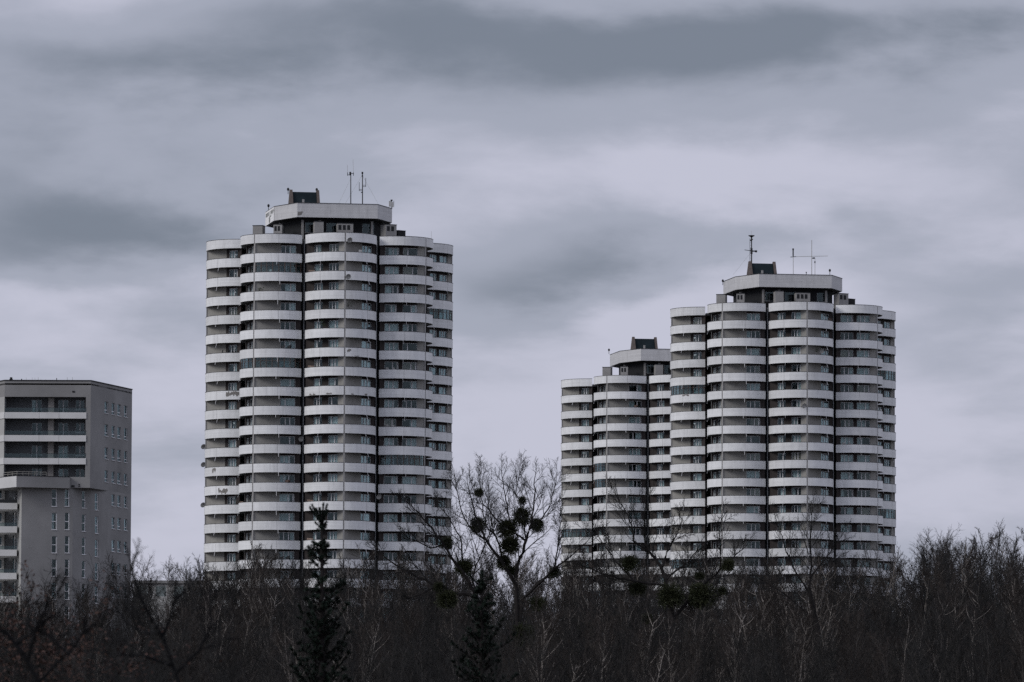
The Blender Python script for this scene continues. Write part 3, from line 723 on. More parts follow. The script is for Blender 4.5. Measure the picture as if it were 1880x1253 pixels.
# faceted lower wall under the overhang
chain = [bp(40, 694.3), bp(134, 696.2), bp(168, 698.6), bp(187, 700.8), BLp]
rows = [(899 + 42.75 * k, 930 + 42.75 * k) for k in range(6)]
for i in range(4):
    p0, p1 = chain[i], chain[i + 1]; dr = (p1 - p0).normalized()
    rect = {0: [(95, 104.7), (118.8, 127.6)], 1: [(150.5, 157.7)], 2: [(174.4, 180.6)], 3: []}[i]
    sh = {0: 0, 1: 3, 2: 7, 3: 0}[i]
    ops = px_ops(p0, p1, [(xa, xb, ya + sh, yb + sh) for xa, xb in rect for ya, yb in rows])
    facade(p0, p1, 0, zu - .003, ops, MT['bgrey'])
    for o in ops: block_window(p0, dr, o, 'tall')
# overhang soffit, roof, rear
bk0, bk1 = bp(205, 735), bp(-70, 735)
plan = [A0p, A1p, B1p, bk0, bk1, bp(-50, 705)]
b = MB(); b.prism([(p.x * .998, p.y + .03) for p in plan], zu - .02, zu + .15); link('overhang_soffit', b.mesh('overhang_soffit', MT['bgrey']), BK)
b = MB(); b.prism([(p.x, p.y) for p in plan], zr - .5, zr - .3); link('roof', b.mesh('roof', MT['roofedge']), BK)
facade(B1p, bk0, 0, zr, [], MT['bgrey'], 'rear_wall'); facade(bk0, bk1, 0, zr, [], MT['bgrey'], 'rear_wall'); facade(bk1, bp(-50, 705), 0, zr, [], MT['bgrey'], 'rear_wall')
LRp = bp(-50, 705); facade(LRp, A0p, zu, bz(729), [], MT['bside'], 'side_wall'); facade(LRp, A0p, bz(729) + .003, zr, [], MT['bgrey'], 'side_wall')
for p, q in ((A0p, A1p), (A1p, B1p), (LRp, A0p)):
    d = (q - p).normalized(); b = MB(); b.box(-.03, (q - p).length + .03, -.06, .25, 0, .12)
    link('roof_flashing', b.mesh('roof_flashing', MT['roofedge']), BK, p + Vector((0, 0, zr + .003)), atan2(d.y, d.x))
# loggias
LBY = 698.7; L0p, L1p = bp(6, LBY), bp(158, LBY); drX = Vector((1, 0, 0)); rects = []; kinds = []
for k in range(4):
    for xa, xb, ya, yb, kd in ((58, 77, 734.5, 762, 'door'), (107, 125.5, 734.5, 762, 'door'), (138.5, 155, 735, 753, 'pair')):
        rects.append((xa, xb, ya + 42.05 * k, yb + 42.05 * k)); kinds.append(kd)
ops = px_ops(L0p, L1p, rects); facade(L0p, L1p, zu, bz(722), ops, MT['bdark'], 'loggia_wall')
for o, kd in zip(ops, kinds): block_window(L0p, drX, o, kd)
for k in range(4):
    zt_ = bz(757.7 + 42.05 * k); zb_ = bz(769 + 42.05 * k)
    pa, pb = bp(87, 697.2), bp(97.5, 697.2); b = MB(); zc_ = bz(729 + 42.05 * k - (2 if k else 0)); b.box(pa.x, pb.x, pa.y, LBY - BO.y - .01, zb_, zc_); link('loggia_pier', b.mesh('loggia_pier', MT['btan']), BK)
    if k == 3: break
    a, c = bp(7.8, 696).x, bp(156.8, 696).x
    b = MB(); b.box(a, c, .05, LBY - BO.y - .003, zb_ + .05, zt_ - .12); link('loggia_floor', b.mesh('loggia_floor', MT['bdark']), BK)
    for xa, xb in ((7.3, 70.5), (70.9, 107), (107.4, 157.2)):
        b = MB(); b.box(bp(xa, 696).x, bp(xb, 696).x, -.10, .03, zb_, zt_); link('balcony_panel', b.mesh('balcony_panel', MT['bpale']), BK)
        b = MB(); b.box(bp(xa, 696).x + .03, bp(xb, 696).x - .03, -.03, -.015, zt_ + .05, zt_ + .55); link('glass_railing', b.mesh('glass_railing', MT['glass2']), BK)
    b = MB(); b.box(a, c, -.05, .0, zt_ + .553, zt_ + .60); link('handrail', b.mesh('handrail', MT['rail']), BK)
    d = (A0p - LRp).normalized(); b = MB(); b.box(0, (A0p - LRp).length + .05, -.09, .05, zb_, zt_); link('balcony_panel', b.mesh('balcony_panel', MT['bpale']), BK, LRp, atan2(d.y, d.x))
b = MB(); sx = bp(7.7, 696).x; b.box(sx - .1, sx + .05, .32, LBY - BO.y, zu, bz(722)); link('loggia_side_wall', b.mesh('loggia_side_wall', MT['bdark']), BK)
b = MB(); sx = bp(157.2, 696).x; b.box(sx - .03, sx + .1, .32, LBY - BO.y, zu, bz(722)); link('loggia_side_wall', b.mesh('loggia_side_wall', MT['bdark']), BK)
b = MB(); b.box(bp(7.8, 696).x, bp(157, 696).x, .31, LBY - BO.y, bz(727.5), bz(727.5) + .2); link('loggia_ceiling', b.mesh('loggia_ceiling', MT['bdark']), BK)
# projecting bay with a terrace
bay = [bp(-8, 697.5), bp(30.4, 692.8), bp(128, 695.2), bp(128, 695.99), bp(40, 695.99), bp(-8, 701)]
z0_, z1_ = bz(894.5, 30, 692.8), bz(874, 30, 692.8)
b = MB(); b.prism([(p.x, p.y) for p in bay], z0_, z1_, 0); link('terrace_bay', b.mesh('terrace_bay', MT['bgrey']), BK)
b = MB(); b.prism([(p.x, p.y - .03) for p in bay[:3]] + [(p.x, p.y) for p in bay[3:]], z1_ + .003, z1_ + .07); link('bay_flashing', b.mesh('bay_flashing', MT['roofedge']), BK)
dbl = (bay[1] - bay[0]).normalized(); b = MB(); b.box(0, (bay[1] - bay[0]).length - .02, -.02, .0, .02, z1_ - z0_ - .02); link('bay_lit_side', b.mesh('bay_lit_side', MT['bpale']), BK, bay[0] + Vector((0, 0, z0_)), atan2(dbl.y, dbl.x))  # light on the left face, put in as a pale sheet over grey
ry0, ry1 = bp(6, 695.9), bp(31, 693.2); ry2 = bp(85, 694.5)
b = MB()
for zz in (.55, .3): b.tube([ry0 + Vector((0, 0, z1_ + zz)), ry1 + Vector((0, 0, z1_ + zz)), ry2 + Vector((0, 0, z1_ + zz))], [.03] * 3, 5)
for i in range(9):
    p = ry0.lerp(ry1, i / 3) if i < 3 else ry1.lerp(ry2, (i - 3) / 5); b.tube([p + Vector((0, 0, z1_ + .05)), p + Vector((0, 0, z1_ + .55))], [.025] * 2, 4)
link('terrace_railing', b.mesh('terrace_railing', MT['steel']), BK)
# left side: return in a pale tone standing for sidelight, recess and balconies
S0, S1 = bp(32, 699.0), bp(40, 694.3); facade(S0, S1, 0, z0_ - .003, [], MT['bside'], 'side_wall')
Q0, Q1 = bp(8, 702.6), bp(32.5, 702.6)
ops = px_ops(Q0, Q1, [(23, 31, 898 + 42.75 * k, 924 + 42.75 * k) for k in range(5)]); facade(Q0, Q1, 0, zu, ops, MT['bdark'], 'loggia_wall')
for o in ops: block_window(Q0, drX, o, 'door')
K0, K1 = bp(-60, 702.3), bp(9, 702.3)
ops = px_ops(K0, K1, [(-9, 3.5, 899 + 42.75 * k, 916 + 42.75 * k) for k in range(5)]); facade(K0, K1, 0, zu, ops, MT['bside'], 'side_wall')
for o in ops: block_window(K0, drX, o, 'pair')
for k in range(5):
    zt_, zb_ = bz(924 + 42.75 * k, 15, 696.4), bz(935.5 + 42.75 * k, 15, 696.4)
    b = MB(); xa, xb = bp(-30, 696.4).x, bp(32, 696.4).x
    b.box(xa, xb, .3, .45, zb_, zt_); b.box(xb - .15, xb, .453, 3.6, zb_, zt_); b.box(xa, xb - .153, .453, 6.2, zb_ + .03, zb_ + .2)
    o = link('balcony', b.mesh('balcony', MT['bpale']), BK)
    b = MB(); b.box(xa, xb, .33, .37, zt_ + .03, zt_ + .45); link('railing_screen', b.mesh('railing_screen', MT['rail'] if k == 0 else MT['glass2']), o)
b = MB(); c_ = bp(24, 698.8); b.box(c_.x - .45, c_.x + .35, c_.y, c_.y + .4, bz(911), bz(899)); link('air_conditioner', b.mesh('air_conditioner', MT['pipe']), BK)
# roof clutter
def rooft(px, y0, r, m='pipe', Y=699):
    z = W(px, y0, Y).z - BO.z; p = bp(px, Y); b = MB(); b.tube([Vector((p.x, p.y, zr - .3)), Vector((p.x, p.y, z))], [r, r], 6); return link('roof_pipe', b.mesh('roof_pipe', MT[m]), BK)
b = MB(); p = bp(18, 699); b.box(p.x - .2, p.x + .2, p.y, p.y + .4, zr - .3, bz(693)); b.box(p.x - .14, p.x + .14, p.y + .06, p.y + .34, bz(693) + .003, bz(690)); link('chimney', b.mesh('chimney', MT['black']), BK)
for px, y0, r in ((37.5, 696, .07), (46, 693.5, .015), (57, 693.5, .015), (62, 694, .015), (68, 693, .02), (73, 696, .015), (81, 697, .02), (102, 694.5, .05), (121.5, 693, .02), (124, 698, .09), (131, 693, .02)): rooft(px, y0, r, 'black' if r > .04 else 'steel')
b = MB(); p = bp(93, 700); b.ball((p.x, p.y, zr), .5, 10, 6, .5); link('roof_vent', b.mesh('roof_vent', MT['black']), BK)
for px, py, r in ((135.2, 719.5, .1), (134, 893, .12), (145.5, 890, .06), (145.5, 893, .06)):
    s_, z_ = hit(px, py, A0p, drX); b = MB(); b.box(-r * 1.6, r * 1.6, -.04, .0, -r, r); link('wall_vent', b.mesh('wall_vent', MT['black']), BK, A0p + drX * s_ + Vector((0, -.002, z_)))
# long low building behind the thicket
lp0, lp1 = W(246, 1066, 800), W(378, 1066, 800); gb = gz(lp0.x, 800) - .3
LBd = thing('low_building', 'long low flat-roofed building behind the bare thicket between block and left tower', 'low building', ((lp0.x + lp1.x) / 2, 800, gb)); wl = (lp1.x - lp0.x) / 2; hh = lp0.z - gb
b = MB(); b.box(-wl, wl, 0, 14, 0, hh - .4); link('wall', b.mesh('wall', MT['bside']), LBd)
b = MB(); b.box(-wl - .3, wl + .3, -.3, 14.3, hh - .397, hh); link('roof', b.mesh('roof', MT['bgrey']), LBd)
for i in range(4):
    x = -wl + wl * 2 * (i + .5) / 4; b = MB(); b.box(x - .7, x + .7, -.02, .01, hh - 2.2, hh - .8); q = link('window', b.mesh('window', MT['glass']), LBd)
# ------------------------------------------------------------------ vegetation
BK_ = dict(
    dark=mat('dark_bark', (.020, .018, .018), var=.25, scale=3, rough=.95, spec=.1),  # its dark tone also stands for shade low in the near thicket
    black=mat('near_black_bark', (.008, .008, .009), var=.25, scale=3, rough=.9, spec=.1),  # near-black tone for the foreground branches
    brown=mat('brown_grey_bark', (.060, .055, .052), var=.35, scale=3, rough=.95, spec=.1, objvar=.25),
    pale=mat('pale_birch_bark', (.34, .31, .28), rough=.9, spec=.1, scale=2.2, stretch=(1, 1, 2.0), col2=(.10, .09, .085), objvar=.25),
    twig=mat('brown_twigs', (.042, .036, .033), var=.25, scale=.4, rough=.95, spec=.05, objvar=.30),
    twig2=mat('grey_twigs', (.026, .026, .026), var=.25, scale=.4, rough=.95, spec=.05, objvar=.30),
    mist=mat('mistletoe_leaf', (.030, .035, .015), var=.35, scale=3, rough=.7, objvar=.2),
    needle=mat('pine_needles', (.011, .021, .014), var=.35, scale=1.5, rough=.7, spec=.2),
    rust=mat('withered_leaves', (.070, .037, .028), var=.4, scale=2.0, rough=.8),
)
def rv(r): return Vector((r.uniform(-1, 1), r.uniform(-1, 1), r.uniform(-1, 1)))
UPV = Vector((0, 0, 1))
def grow(tr, cw, p, d, L_, r, lvl, cfg, rnd):
    n = cfg['seg'][lvl]; pts = [p.copy()]; ds = [d.copy()]; wob = cfg['wob'][lvl]; trop = cfg['trop'][lvl]
    for i in range(n):
        d = (d + rv(rnd) * wob + UPV * trop).normalized(); p = p + d * (L_ / n); pts.append(p.copy()); ds.append(d.copy())
    tip = cfg['tip'][lvl]; rr = [r + (tip * r - r) * i / n for i in range(n + 1)]
    (tr if lvl <= cfg['trunklvl'] else cw).tube(pts, rr, 6 if lvl == 0 else (4 if lvl == 1 else 3))
    if lvl + 1 >= len(cfg['seg']): return
    branchify(tr, cw, pts, ds, L_, rr, lvl, cfg, rnd)
def branchify(tr, cw, pts, ds, L_, rr, lvl, cfg, rnd):
    cnt = cfg['cnt'][lvl]; t0 = cfg['t0'][lvl]; n = len(pts) - 1
    cnt = max(2, int(cnt * rnd.uniform(.8, 1.2)))
    for j in range(cnt):
        t = t0 + (1 - t0) * ((j + rnd.random()) / cnt); x = min(t * n, n - 1e-4); i = int(x); f = x - i
        q = pts[i].lerp(pts[i + 1], f); dd = ds[min(i + 1, n)]
        a = rad(cfg['ang'][lvl]) * rnd.uniform(.7, 1.3); side = dd.cross(rv(rnd)).normalized()
        nd = (dd * cos(a) + side * sin(a)).normalized()
        ln = L_ * cfg['ratio'][lvl] * (1.15 - cfg['fall'][lvl] * (t - t0) / (1 - t0 + 1e-6)) * rnd.uniform(.7, 1.25)
        rb_ = (rr[i] + (rr[i + 1] - rr[i]) * f)
        grow(tr, cw, q, nd, ln, max(cfg['rmin'][lvl], min(rb_ * .62, ln * .018)), lvl + 1, cfg, rnd)
BIRCH = dict(seg=(12, 6, 4, 3), wob=(.11, .16, .22, .28), trop=(.05, .16, .10, .06), tip=(.12, .25, .4, .5), cnt=(36, 8, 6), t0=(.14, .15, .1), ang=(44, 42, 40),
             ratio=(.27, .42, .50), fall=(.75, .6, .4), rmin=(.03, .018, .012), trunklvl=1)
SPREAD = dict(seg=(7, 8, 6, 5, 3), wob=(.06, .15, .2, .25, .28), trop=(.03, .10, .12, .10, .08), tip=(.6, .25, .3, .4, .5), cnt=(6, 7, 6, 5), t0=(.55, .25, .15, .1), ang=(42, 40, 40, 40),
              ratio=(1.15, .42, .46, .5), fall=(.2, .5, .5, .4), rmin=(.06, .022, .013, .010), trunklvl=1)
POPLAR = dict(seg=(12, 7, 5, 3), wob=(.09, .10, .18, .25), trop=(.03, .24, .16, .1), tip=(.1, .25, .4, .5), cnt=(34, 8, 6), t0=(.10, .15, .1), ang=(38, 36, 40),
              ratio=(.26, .40, .46), fall=(.6, .5, .4), rmin=(.03, .018, .012), trunklvl=1)
SHRUB = dict(seg=(6, 5, 4, 3), wob=(.14, .2, .25, .3), trop=(.05, .12, .1, .08), tip=(.25, .3, .4, .5), cnt=(9, 6, 5), t0=(.25, .15, .1), ang=(38, 42, 42),
             ratio=(.42, .45, .5), fall=(.5, .5, .4), rmin=(.014, .009, .006), trunklvl=0)
def proto(cfg, h, r, seed, bark, twig, stems=1):
    rnd = random.Random(seed); tr = MB(); cw = MB()
    for s_ in range(stems):
        d = Vector((rnd.uniform(-1, 1), rnd.uniform(-1, 1), 0)) * (.05 if stems == 1 else .45) + UPV
        grow(tr, cw, Vector((0, 0, -.3)) + (rv(rnd) * .2 * (stems > 1)), d.normalized(), h * cfg.get('hf', 1) * (1 if stems == 1 else rnd.uniform(.7, 1)), r, 0, cfg, rnd)
    top = max(v[2] for v in cw.V)
    return tr.mesh('trunk', BK_[bark]), cw.mesh('crown', BK_[twig]), top
SPREAD['hf'] = .48
PB = [proto(BIRCH, 15, .13, 100 + i, 'pale', 'twig') for i in range(3)]
PD = [proto(BIRCH, 15, .14, 200 + i, 'brown', ('twig', 'twig2')[i % 2]) for i in range(4)]
PP = [proto(POPLAR, 16, .15, 300 + i, 'brown', 'twig2') for i in range(3)]
PS = [proto(SPREAD, 15, .22, 400 + i, 'dark', 'twig2') for i in range(3)]
PH = [proto(SHRUB, 5, .045, 500 + i, 'dark', 'twig2', 6) for i in range(3)]
def put_tree(pr, name, label, px, ytop, Y, rnd, group=None, cat='tree', wide=1.0):
    top = W(px, ytop, Y); z0 = gz(top.x, Y); sc = (top.z - z0) / pr[2]
    T = thing(name, label, cat, (top.x, Y, z0), rnd.uniform(0, 6.28), group)
    T.scale = (sc * wide, sc * wide, sc)
    link('trunk', pr[0], T); link('crown', pr[1], T); return T
rt = random.Random(21)
kinds = (('birch_tree', 'pale-trunked bare birch in the dense thicket below the towers', PB, 'pale-trunked birches of the thicket'),
         ('bare_tree', 'brown-twigged bare tree in the dense thicket below the towers', PD, 'brown bare trees of the thicket'),
         ('slender_tree', 'slender bare tree in the dense thicket below the towers', PP, 'upright bare trees of the thicket'),
         ('spreading_tree', 'dark spreading bare tree in the dense thicket below the towers', PS, 'spreading bare trees of the thicket'))
def skyline(px):
    if px < 245: return 1052
    if px < 380: return 1034
    if px < 1640: return 1016
    return 1006 - 26 * min(1, (px - 1640) / 120)
def place(px, D):
    a = 'in the far rows' if D > 600 else ('in the middle rows' if D > 400 else 'in the near rows')
    for lim, t in ((245, 'below the grey block'), (380, 'between the block and the left tower'), (600, 'below the left half of the left tower'), (830, 'below the right half of the left tower'),
                   (1030, 'between the left and back towers'), (1230, 'below the back tower'), (1440, 'below the left half of the right tower'), (1650, 'below the right half of the right tower'), (9999, 'right of the right tower')):
        if px < lim: return a + ' ' + t
rows_ = [(205, 158), (228, 146), (250, 134), (275, 120), (300, 108), (325, 98), (355, 88), (390, 76), (425, 64), (460, 54), (500, 42), (540, 34), (580, 24), (620, 16), (660, 10), (705, 4), (745, 0), (780, -4)]
for D, dy in rows_:
    sp = 46 if D > 560 else 56
    px = -60 + rt.uniform(0, sp)
    while px < 1940:
        yt = skyline(px) + dy + rt.uniform(-24, 24)
        if D > 640 and px < 255: px += sp; continue           # the block stands here
        k = rt.choices((0, 1, 2, 3), (.28 if D > 320 else .14, .34, .26, .18 if D < 600 else .05))[0]  # near rows get more dark-barked, fewer pale trees, standing for shade below
        nm, lb, pr, gr = kinds[k]
        T = put_tree(rt.choice(pr), nm, lb.replace('in the dense thicket below the towers', place(px, D)), px, yt, D + rt.uniform(-9, 9), rt, gr)
        T.rotation_euler = (rt.gauss(0, .05), rt.gauss(0, .07), T.rotation_euler.z)
        px += sp * rt.uniform(.7, 1.3)
# individual trees rising over the thicket on the right
for px, yt, D, pr, nm, lb in ((1744, 952, 470, PS[0], 'spreading_tree', 'bare tree with a forked trunk standing tallest right of the right tower'),
                          (1702, 962, 500, PP[1], 'slender_tree', 'slender bare tree next to the right tower, left of the forked tree'),
                          (1826, 948, 455, PP[0], 'slender_tree', 'tall twiggy bare tree near the right edge of the picture'),
                          (1868, 966, 480, PD[2], 'bare_tree', 'dense bare tree cut by the right edge of the picture'),
                          (1790, 985, 520, PD[0], 'bare_tree', 'shorter bare tree between the forked tree and the right edge'),
                          (1658, 990, 560, PD[1], 'bare_tree', 'thin bare tree touching the right side of the right tower'),
                          (282, 1008, 600, PD[3], 'bare_tree', 'bare tree against the sky between the block and the left tower'),
                          (338, 1014, 640, PD[1], 'bare_tree', 'smaller bare tree against the sky close to the left tower'),
                          (62, 1012, 560, PS[2], 'spreading_tree', 'rounded bare tree in front of the lower left of the grey block')):
    put_tree(pr, nm, lb, px, yt, D, rt)

def clump_mesh(seed):
    r_ = random.Random(seed); tw = MB()
    lobes = [(rv(r_).normalized() * r_.uniform(.15, .38), r_.uniform(.5, .68)) for i in range(8)]
    def leaf(p, dr):
        s_ = r_.uniform(.08, .15); sd_ = dr.cross(rv(r_)).normalized() * s_ * .22
        tw.add([p, p + dr * s_ * .5 + sd_, p + dr * s_, p + dr * s_ * .5 - sd_], [(0, 1, 2, 3)])
    for i in range(5200):
        c, rr = r_.choice(lobes); d = rv(r_)
        while d.length > 1 or d.length < .05: d = rv(r_)
        p = c + d * rr; leaf(p, (p.normalized() + rv(r_) * .6).normalized())
    for i in range(260):                               # forked sprigs that fray the outline
        d = rv(r_).normalized(); a = d * r_.uniform(.85, 1.12); tw.tube([d * .3, a], [.016, .006], 3)
        for k in range(6): leaf(a - d * r_.uniform(0, .25), (d + rv(r_) * .7).normalized())
    return tw.mesh('mistletoe_clump', BK_['mist'])
CL = [clump_mesh(i) for i in range(3)]
LIMB = dict(seg=(8, 7, 6, 5, 4), wob=(.05, .13, .19, .24, .28), trop=(.03, .12, .11, .09, .06), tip=(.6, .22, .3, .4, .5), cnt=(5, 11, 9, 6), t0=(.4, .22, .12, .1), ang=(40, 40, 42, 42),
            ratio=(1, .45, .44, .46), fall=(.2, .55, .5, .4), rmin=(.06, .024, .013, .008), trunklvl=1)
def limb_tree(name, label, Y, trunk, limbs, clumps, seed, bark='dark', cfg=LIMB, zo=(0, 0, 1), k=1.0, cat='tree'):
    """a tree whose main limbs follow the photo; pixel lists are converted at the tree's own distance"""
    rnd = random.Random(seed); ox, oy, s_ = zo
    def pt(q, dep=0.0): return W(ox + q[0] / s_, oy + q[1] / s_, Y + dep)
    b0 = pt(trunk[0]); gx = b0.x; g0 = gz(gx, Y)
    T = thing(name, label, cat, (gx, Y, g0)); O = Vector(T.location); tr = MB(); cw = MB()
    m_ = Y / F
    pts = [Vector((0, 0, -.3))] + [pt(q) - O for q in trunk]
    rads = [.30 * k] + [max(.12, .22 - .03 * i) * k for i in range(len(trunk))]; tr.tube(pts, rads, 8)
    for pl, r0, r1 in limbs:
        dep = rnd.uniform(-.5, .5); n = len(pl); P_ = []
        slope = rnd.uniform(-.35, .35); acc = 0
        for i, q in enumerate(pl):
            if i: acc += (Vector(q) - Vector(pl[i - 1])).length / s_ * m_ * slope
            P_.append(pt(q, acc) - O)
        # resample with a little wander
        fine = [P_[0]]
        for a, c in zip(P_, P_[1:]):
            for t in (.33, .67): fine.append(a.lerp(c, t) + rv(rnd) * .06 * k)
            fine.append(c)
        N_ = len(fine); rr = [r0 + (r1 - r0) * i / (N_ - 1) for i in range(N_)]; tr.tube(fine, rr, 5)
        dsn = [(fine[min(i + 1, N_ - 1)] - fine[max(i - 1, 0)]).normalized() for i in range(N_)]; L_ = sum((a - c).length for a, c in zip(fine, fine[1:]))
        sub = dict(cfg); branchify(tr, cw, fine, dsn, min(L_, 5.4), rr, 1, sub, rnd)
        grow(tr, cw, fine[-1], dsn[-1], 1.3 * k, r1, 2, sub, rnd)
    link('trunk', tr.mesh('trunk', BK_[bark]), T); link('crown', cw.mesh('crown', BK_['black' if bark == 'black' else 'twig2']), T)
    for x, y, r_ in clumps:
        p = pt((x, y), rnd.uniform(-.3, .3)) - O; o = link('mistletoe_clump', rnd.choice(CL), T, p, rnd.uniform(0, 6)); q_ = r_ / s_ * m_ * 1.06
        o.scale = (q_ * rnd.uniform(.92, 1.08), q_ * rnd.uniform(.92, 1.08), q_ * rnd.uniform(.9, 1.1))
    return T
ZA = (700, 820, 2.895)
limb_tree('mistletoe_tree', 'tall bare tree hung with round mistletoe clumps against the sky between the towers', 400,
          [(735, 1230), (726, 960), (722, 840), (716, 730)],
          [([(716, 730), (690, 690), (640, 605), (560, 500), (530, 445), (500, 370), (470, 250)], .15, .04),
           ([(716, 700), (722, 640), (745, 580), (770, 500), (788, 440), (800, 370), (815, 260), (815, 170)], .15, .03),
           ([(640, 600), (630, 530), (610, 480), (555, 420), (540, 330), (525, 240), (520, 150)], .08, .025),
           ([(770, 500), (720, 470), (680, 400), (670, 320), (650, 220), (640, 150)], .08, .025),
           ([(788, 440), (840, 400), (890, 330), (915, 240), (930, 170)], .07, .02),
           ([(625, 400), (580, 350), (530, 300), (480, 200)], .06, .02),
           ([(725, 950), (760, 800), (850, 720), (925, 645), (1000, 590), (1090, 510)], .13, .03),
           ([(925, 645), (935, 560), (945, 460), (960, 380)], .06, .02),
           ([(560, 500), (470, 430), (425, 340), (405, 250), (395, 180)], .06, .02), ([(770, 500), (755, 350), (715, 250), (735, 150)], .06, .02)],
          [(520, 245, 26), (515, 420, 47), (668, 440, 58), (683, 528, 56), (745, 375, 56), (752, 288, 27), (826, 420, 44), (650, 618, 47), (920, 670, 34), (830, 840, 48), (760, 1010, 66), (820, 1070, 58), (690, 660, 30)], 31, zo=ZA)
limb_tree('mistletoe_tree', 'low spreading bare tree with mistletoe, its limbs reaching left in front of the left tower', 385,
          [(600, 1240), (560, 1000), (520, 850), (500, 780)],
          [([(500, 780), (450, 695), (380, 600), (330, 520), (270, 430), (200, 350), (140, 300)], .13, .03),
           ([(480, 790), (380, 775), (300, 735), (200, 700), (110, 655), (20, 590), (-20, 540)], .13, .03),
           ([(500, 780), (480, 700), (520, 600), (555, 510), (590, 430), (600, 380)], .08, .025),
           ([(440, 690), (430, 590), (420, 480), (370, 400), (330, 330)], .08, .02),
           ([(330, 520), (260, 540), (180, 500), (120, 470)], .06, .02),
           ([(300, 740), (200, 790), (120, 810)], .06, .02)],
          [(345, 515, 38), (440, 640, 48), (345, 815, 62), (310, 750, 34)], 32, zo=ZA)
ZB = (1050, 900, 3.549)
limb_tree('mistletoe_tree', 'dark bare tree with mistletoe clumps in front of the back tower', 390,
          [(700, 1250), (670, 960), (650, 800), (615, 620)],
          [([(615, 620), (580, 500), (500, 400), (475, 320), (470, 180), (480, 60)], .14, .03),
           ([(605, 600), (660, 540), (720, 500), (770, 450), (820, 380)], .09, .025),
           ([(590, 500), (620, 400), (650, 350), (690, 280), (720, 190)], .08, .02),
           ([(610, 620), (430, 595), (300, 575), (180, 540), (110, 500)], .10, .025),
           ([(400, 590), (300, 480), (240, 400), (190, 330), (140, 220)], .07, .02),
           ([(655, 850), (760, 720), (870, 610), (960, 525), (1050, 440), (1120, 380)], .12, .03),
           ([(500, 400), (400, 330), (390, 230), (350, 140), (290, 40)], .08, .02),
           ([(960, 525), (970, 400), (960, 280), (975, 190)], .06, .015)],
          [(380, 480, 68), (1010, 490, 50), (640, 690, 82), (850, 690, 90), (980, 660, 34), (430, 640, 56), (90, 910, 55), (490, 840, 38), (830, 560, 32)], 33, zo=ZB)
limb_tree('bare_tree', 'dark-limbed leafless tree in front of the middle of the right tower base', 430,
          [(1530, 1250), (1500, 1150), (1485, 1080)],
          [([(1485, 1080), (1490, 1040), (1488, 985), (1492, 930)], .10, .02), ([(1485, 1090), (1455, 1040), (1440, 1000), (1425, 955)], .08, .02),
           ([(1488, 1060), (1520, 1020), (1545, 985)], .07, .02), ([(1500, 1140), (1440, 1090), (1390, 1060)], .08, .02)], [], 34)

# ---- pines, nearer and out of focus
def brush(nd, st, p, d, ln, nl, n, rnd, w=.011):
    st.tube([p, p + d * ln], [.012, .006], 3)
    for i in range(n):
        t = rnd.random() ** .8; q = p + d * (ln * t); o = d.cross(rv(rnd)).normalized()
        v = (o * rnd.uniform(.5, 1) + d * rnd.uniform(.35, .9)).normalized() * nl * rnd.uniform(.7, 1.1); sd_ = v.cross(d).normalized() * w
        nd.add([q - sd_, q + sd_, q + v], [(0, 1, 2)])
def pine(label, px, ytop, Y, whorls, seed, candles=7):
    rnd = random.Random(seed); top = W(px, ytop, Y); g0 = gz(top.x, Y); T = thing('pine_tree', label, 'pine', (top.x, Y, g0)); O = Vector(T.location)
    m_ = Y / F; hh = top.z - g0; tr = MB(); nd = MB(); st = MB()
    tr.tube([Vector((0, 0, -.2)), Vector((.03, 0, hh * .5)), Vector((0, 0, hh - .35))], [.13, .08, .025], 7)
    c0 = Vector((0, 0, hh - 46 * m_))
    for i in range(candles):
        a = 2 * pi * i / candles + rnd.uniform(-.3, .3); tl = .70 * rnd.uniform(.3, 1.1) if i else .05
        d = Vector((cos(a) * tl * 1.5, sin(a) * tl * 1.5, 1)).normalized(); brush(nd, st, c0, d, 46 * m_ * rnd.uniform(.7, 1.0), .058, 420, rnd, .011)
    for i in range(10): brush(nd, st, c0 - UPV * .1 + rv(rnd) * .06, (rv(rnd) * .8 + UPV).normalized(), .16, .07, 70, rnd)
    for yy, hw, nb, sk in whorls:
        z = W(px, yy, Y).z - g0
        for i in range(nb):
            a = 2 * pi * i / nb + rnd.uniform(-.4, .4); ln = max(.08, hw * m_ * rnd.uniform(.3, 1.3) - .1) * (1 + sk * cos(a)); d = Vector((cos(a), sin(a), rnd.uniform(.1, .9))).normalized()
            p = Vector((0, 0, z - ln * .35 + rnd.uniform(-10, 10) * m_)); q = p; k = max(2, int(ln / .14)); pts = [p]
            for j in range(k):
                d = (d + UPV * .09 + rv(rnd) * .1).normalized(); q = q + d * ln / k; pts.append(q)
            tr.tube(pts, [.025 - .015 * j / k for j in range(k + 1)], 4)
            for j in range(1, k + 1):
                for e in range(2 if j < k else 4):
                    brush(nd, st, pts[j], (d + rv(rnd) * .8 + UPV * .35).normalized(), rnd.uniform(.07, .15), .06, 45, rnd)
    link('trunk', tr.mesh('trunk', BK_['dark']), T); link('crown', nd.mesh('crown', BK_['needle']), T); link('shoots', st.mesh('shoots', BK_['dark']), T)
pine('young dark green pine with upright candle shoots in front of the left tower', 591, 918, 130,
     [(1010, 24, 8, -.2), (1024, 32, 10, -.3), (1068, 16, 4, 0), (1080, 24, 5, .5), (1090, 46, 6, .5), (1106, 52, 8, .35), (1126, 64, 9, -.35), (1146, 70, 12, .3), (1172, 58, 13, -.3), (1200, 70, 13, .25), (1236, 76, 16, -.1), (1268, 86, 15, 0), (1300, 92, 14, 0), (1345, 98, 14, 0)], 51)
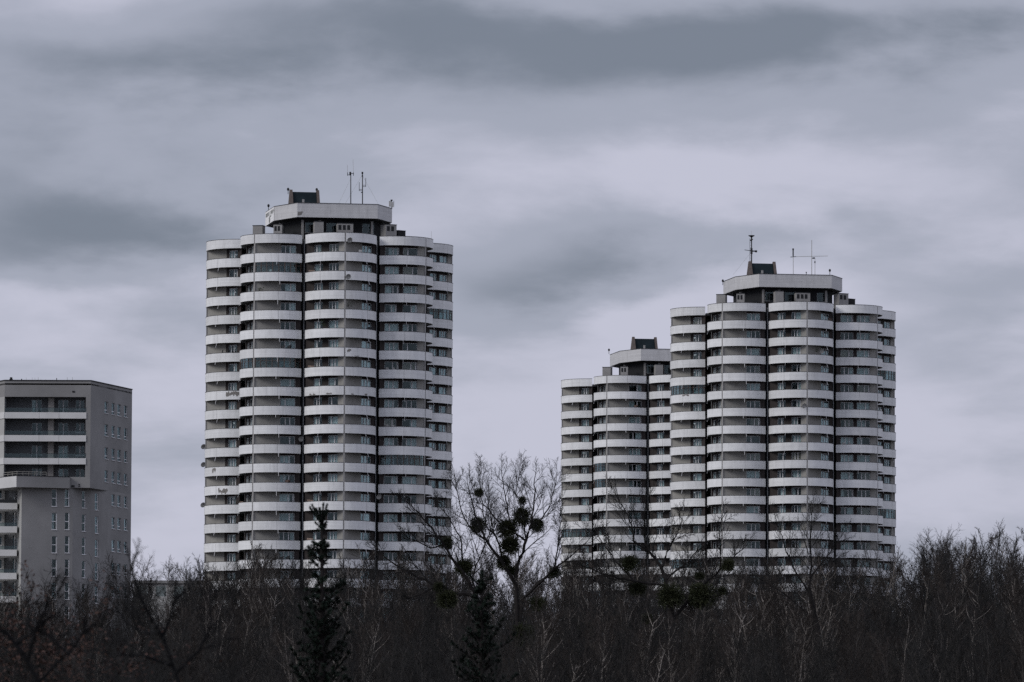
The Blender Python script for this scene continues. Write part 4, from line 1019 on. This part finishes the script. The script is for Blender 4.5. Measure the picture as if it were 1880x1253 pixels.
pine('dim dark conifer standing in front of the tall mistletoe tree', 884, 1034, 150,
     [(1072, 16, 4, .3), (1092, 30, 7, -.3), (1108, 22, 8, .2), (1132, 44, 11, -.2), (1150, 30, 8, .3), (1175, 52, 13, .2), (1196, 44, 12, -.3), (1220, 58, 14, .1), (1250, 62, 14, 0), (1290, 70, 14, 0), (1335, 74, 12, 0)], 52, 4)
# ---- out-of-focus branches near the camera, lower left
NEARL = dict(LIMB); NEARL.update(cnt=(5, 6, 5, 4), rmin=(.02, .010, .006, .004)); ZC = (0, 980, 2.686)
limb_tree('foreground_tree', 'blurred dark crooked branches in the lower left corner of the picture', 66, [(230, 900), (190, 733), (110, 590)],
          [([(110, 590), (40, 500), (-30, 440)], 0.033, 0.013), ([(70, 545), (150, 500), (220, 430), (300, 375)], 0.024, 0.007), ([(140, 620), (185, 450), (235, 350), (300, 265)], 0.024, 0.007),
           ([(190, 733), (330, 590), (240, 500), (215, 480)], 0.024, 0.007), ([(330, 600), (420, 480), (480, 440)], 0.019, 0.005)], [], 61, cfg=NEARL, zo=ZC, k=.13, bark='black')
limb_tree('foreground_tree', 'blurred dark forked branches in the foreground between the grey block and the pine', 72, [(960, 950), (880, 733), (810, 530)],
          [([(810, 530), (745, 420), (690, 310), (655, 200), (640, 130)], 0.033, 0.007), ([(800, 510), (850, 390), (865, 280)], 0.024, 0.007), ([(780, 490), (700, 490), (620, 440), (555, 340)], 0.028, 0.007),
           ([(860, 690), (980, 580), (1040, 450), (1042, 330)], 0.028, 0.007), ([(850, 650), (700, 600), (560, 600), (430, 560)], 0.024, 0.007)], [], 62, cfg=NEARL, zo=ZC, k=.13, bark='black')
for i, (px, yt, D, lb) in enumerate(((215, 1010, 70, 'blurred dark bare shrub in the left foreground under the grey block'), (60, 1120, 62, 'blurred dark bare shrub in the lower left corner'),
                                     (400, 1120, 78, 'blurred bare shrub in the foreground below the left tower'), (960, 1165, 85, 'dim bare shrub at the bottom below the mistletoe tree'),
                                     (1290, 1150, 88, 'dim bare shrub at the bottom below the gap between the right towers'), (1720, 1170, 92, 'dim bare shrub at the bottom right'))):
    put_tree(PH[i % 3], 'bare_shrub', lb, px, yt, D, rt, 'out-of-focus shrubs near the camera', 'shrub', wide=.9)
def leafy(label, px, yt, Y, seed, n=2600, spread=1.0):
    rnd = random.Random(seed); T = put_tree(PH[seed % 3], 'withered_shrub', label, px, yt, Y, rnd, None, 'shrub', wide=spread)
    me = PH[seed % 3][1]; vs = me.vertices; lf = MB(); sc = T.scale[2]
    for i in range(n):
        p = Vector(vs[rnd.randrange(len(vs))].co)
        if p.z < 1.2: continue
        p = p + rv(rnd) * .06; a = rv(rnd).normalized() * .034 / sc; c = a.cross(rv(rnd)).normalized() * .02 / sc
        lf.add([p - a, p + c, p + a, p - c], [(0, 1, 2, 3)])
    o = link('withered_leaves', lf.mesh('withered_leaves', BK_['rust']), T)
leafy('shrub with rusty withered leaves in front of the grey block', 80, 1026, 100, 3, 5200, 1.2)
leafy('shrub with rusty withered leaves beside the left edge of the picture', -5, 1030, 92, 4, 5000, 1.2)
leafy('low shrub with rusty withered leaves at the bottom between the block and the pine', 245, 1185, 84, 5, 1200)
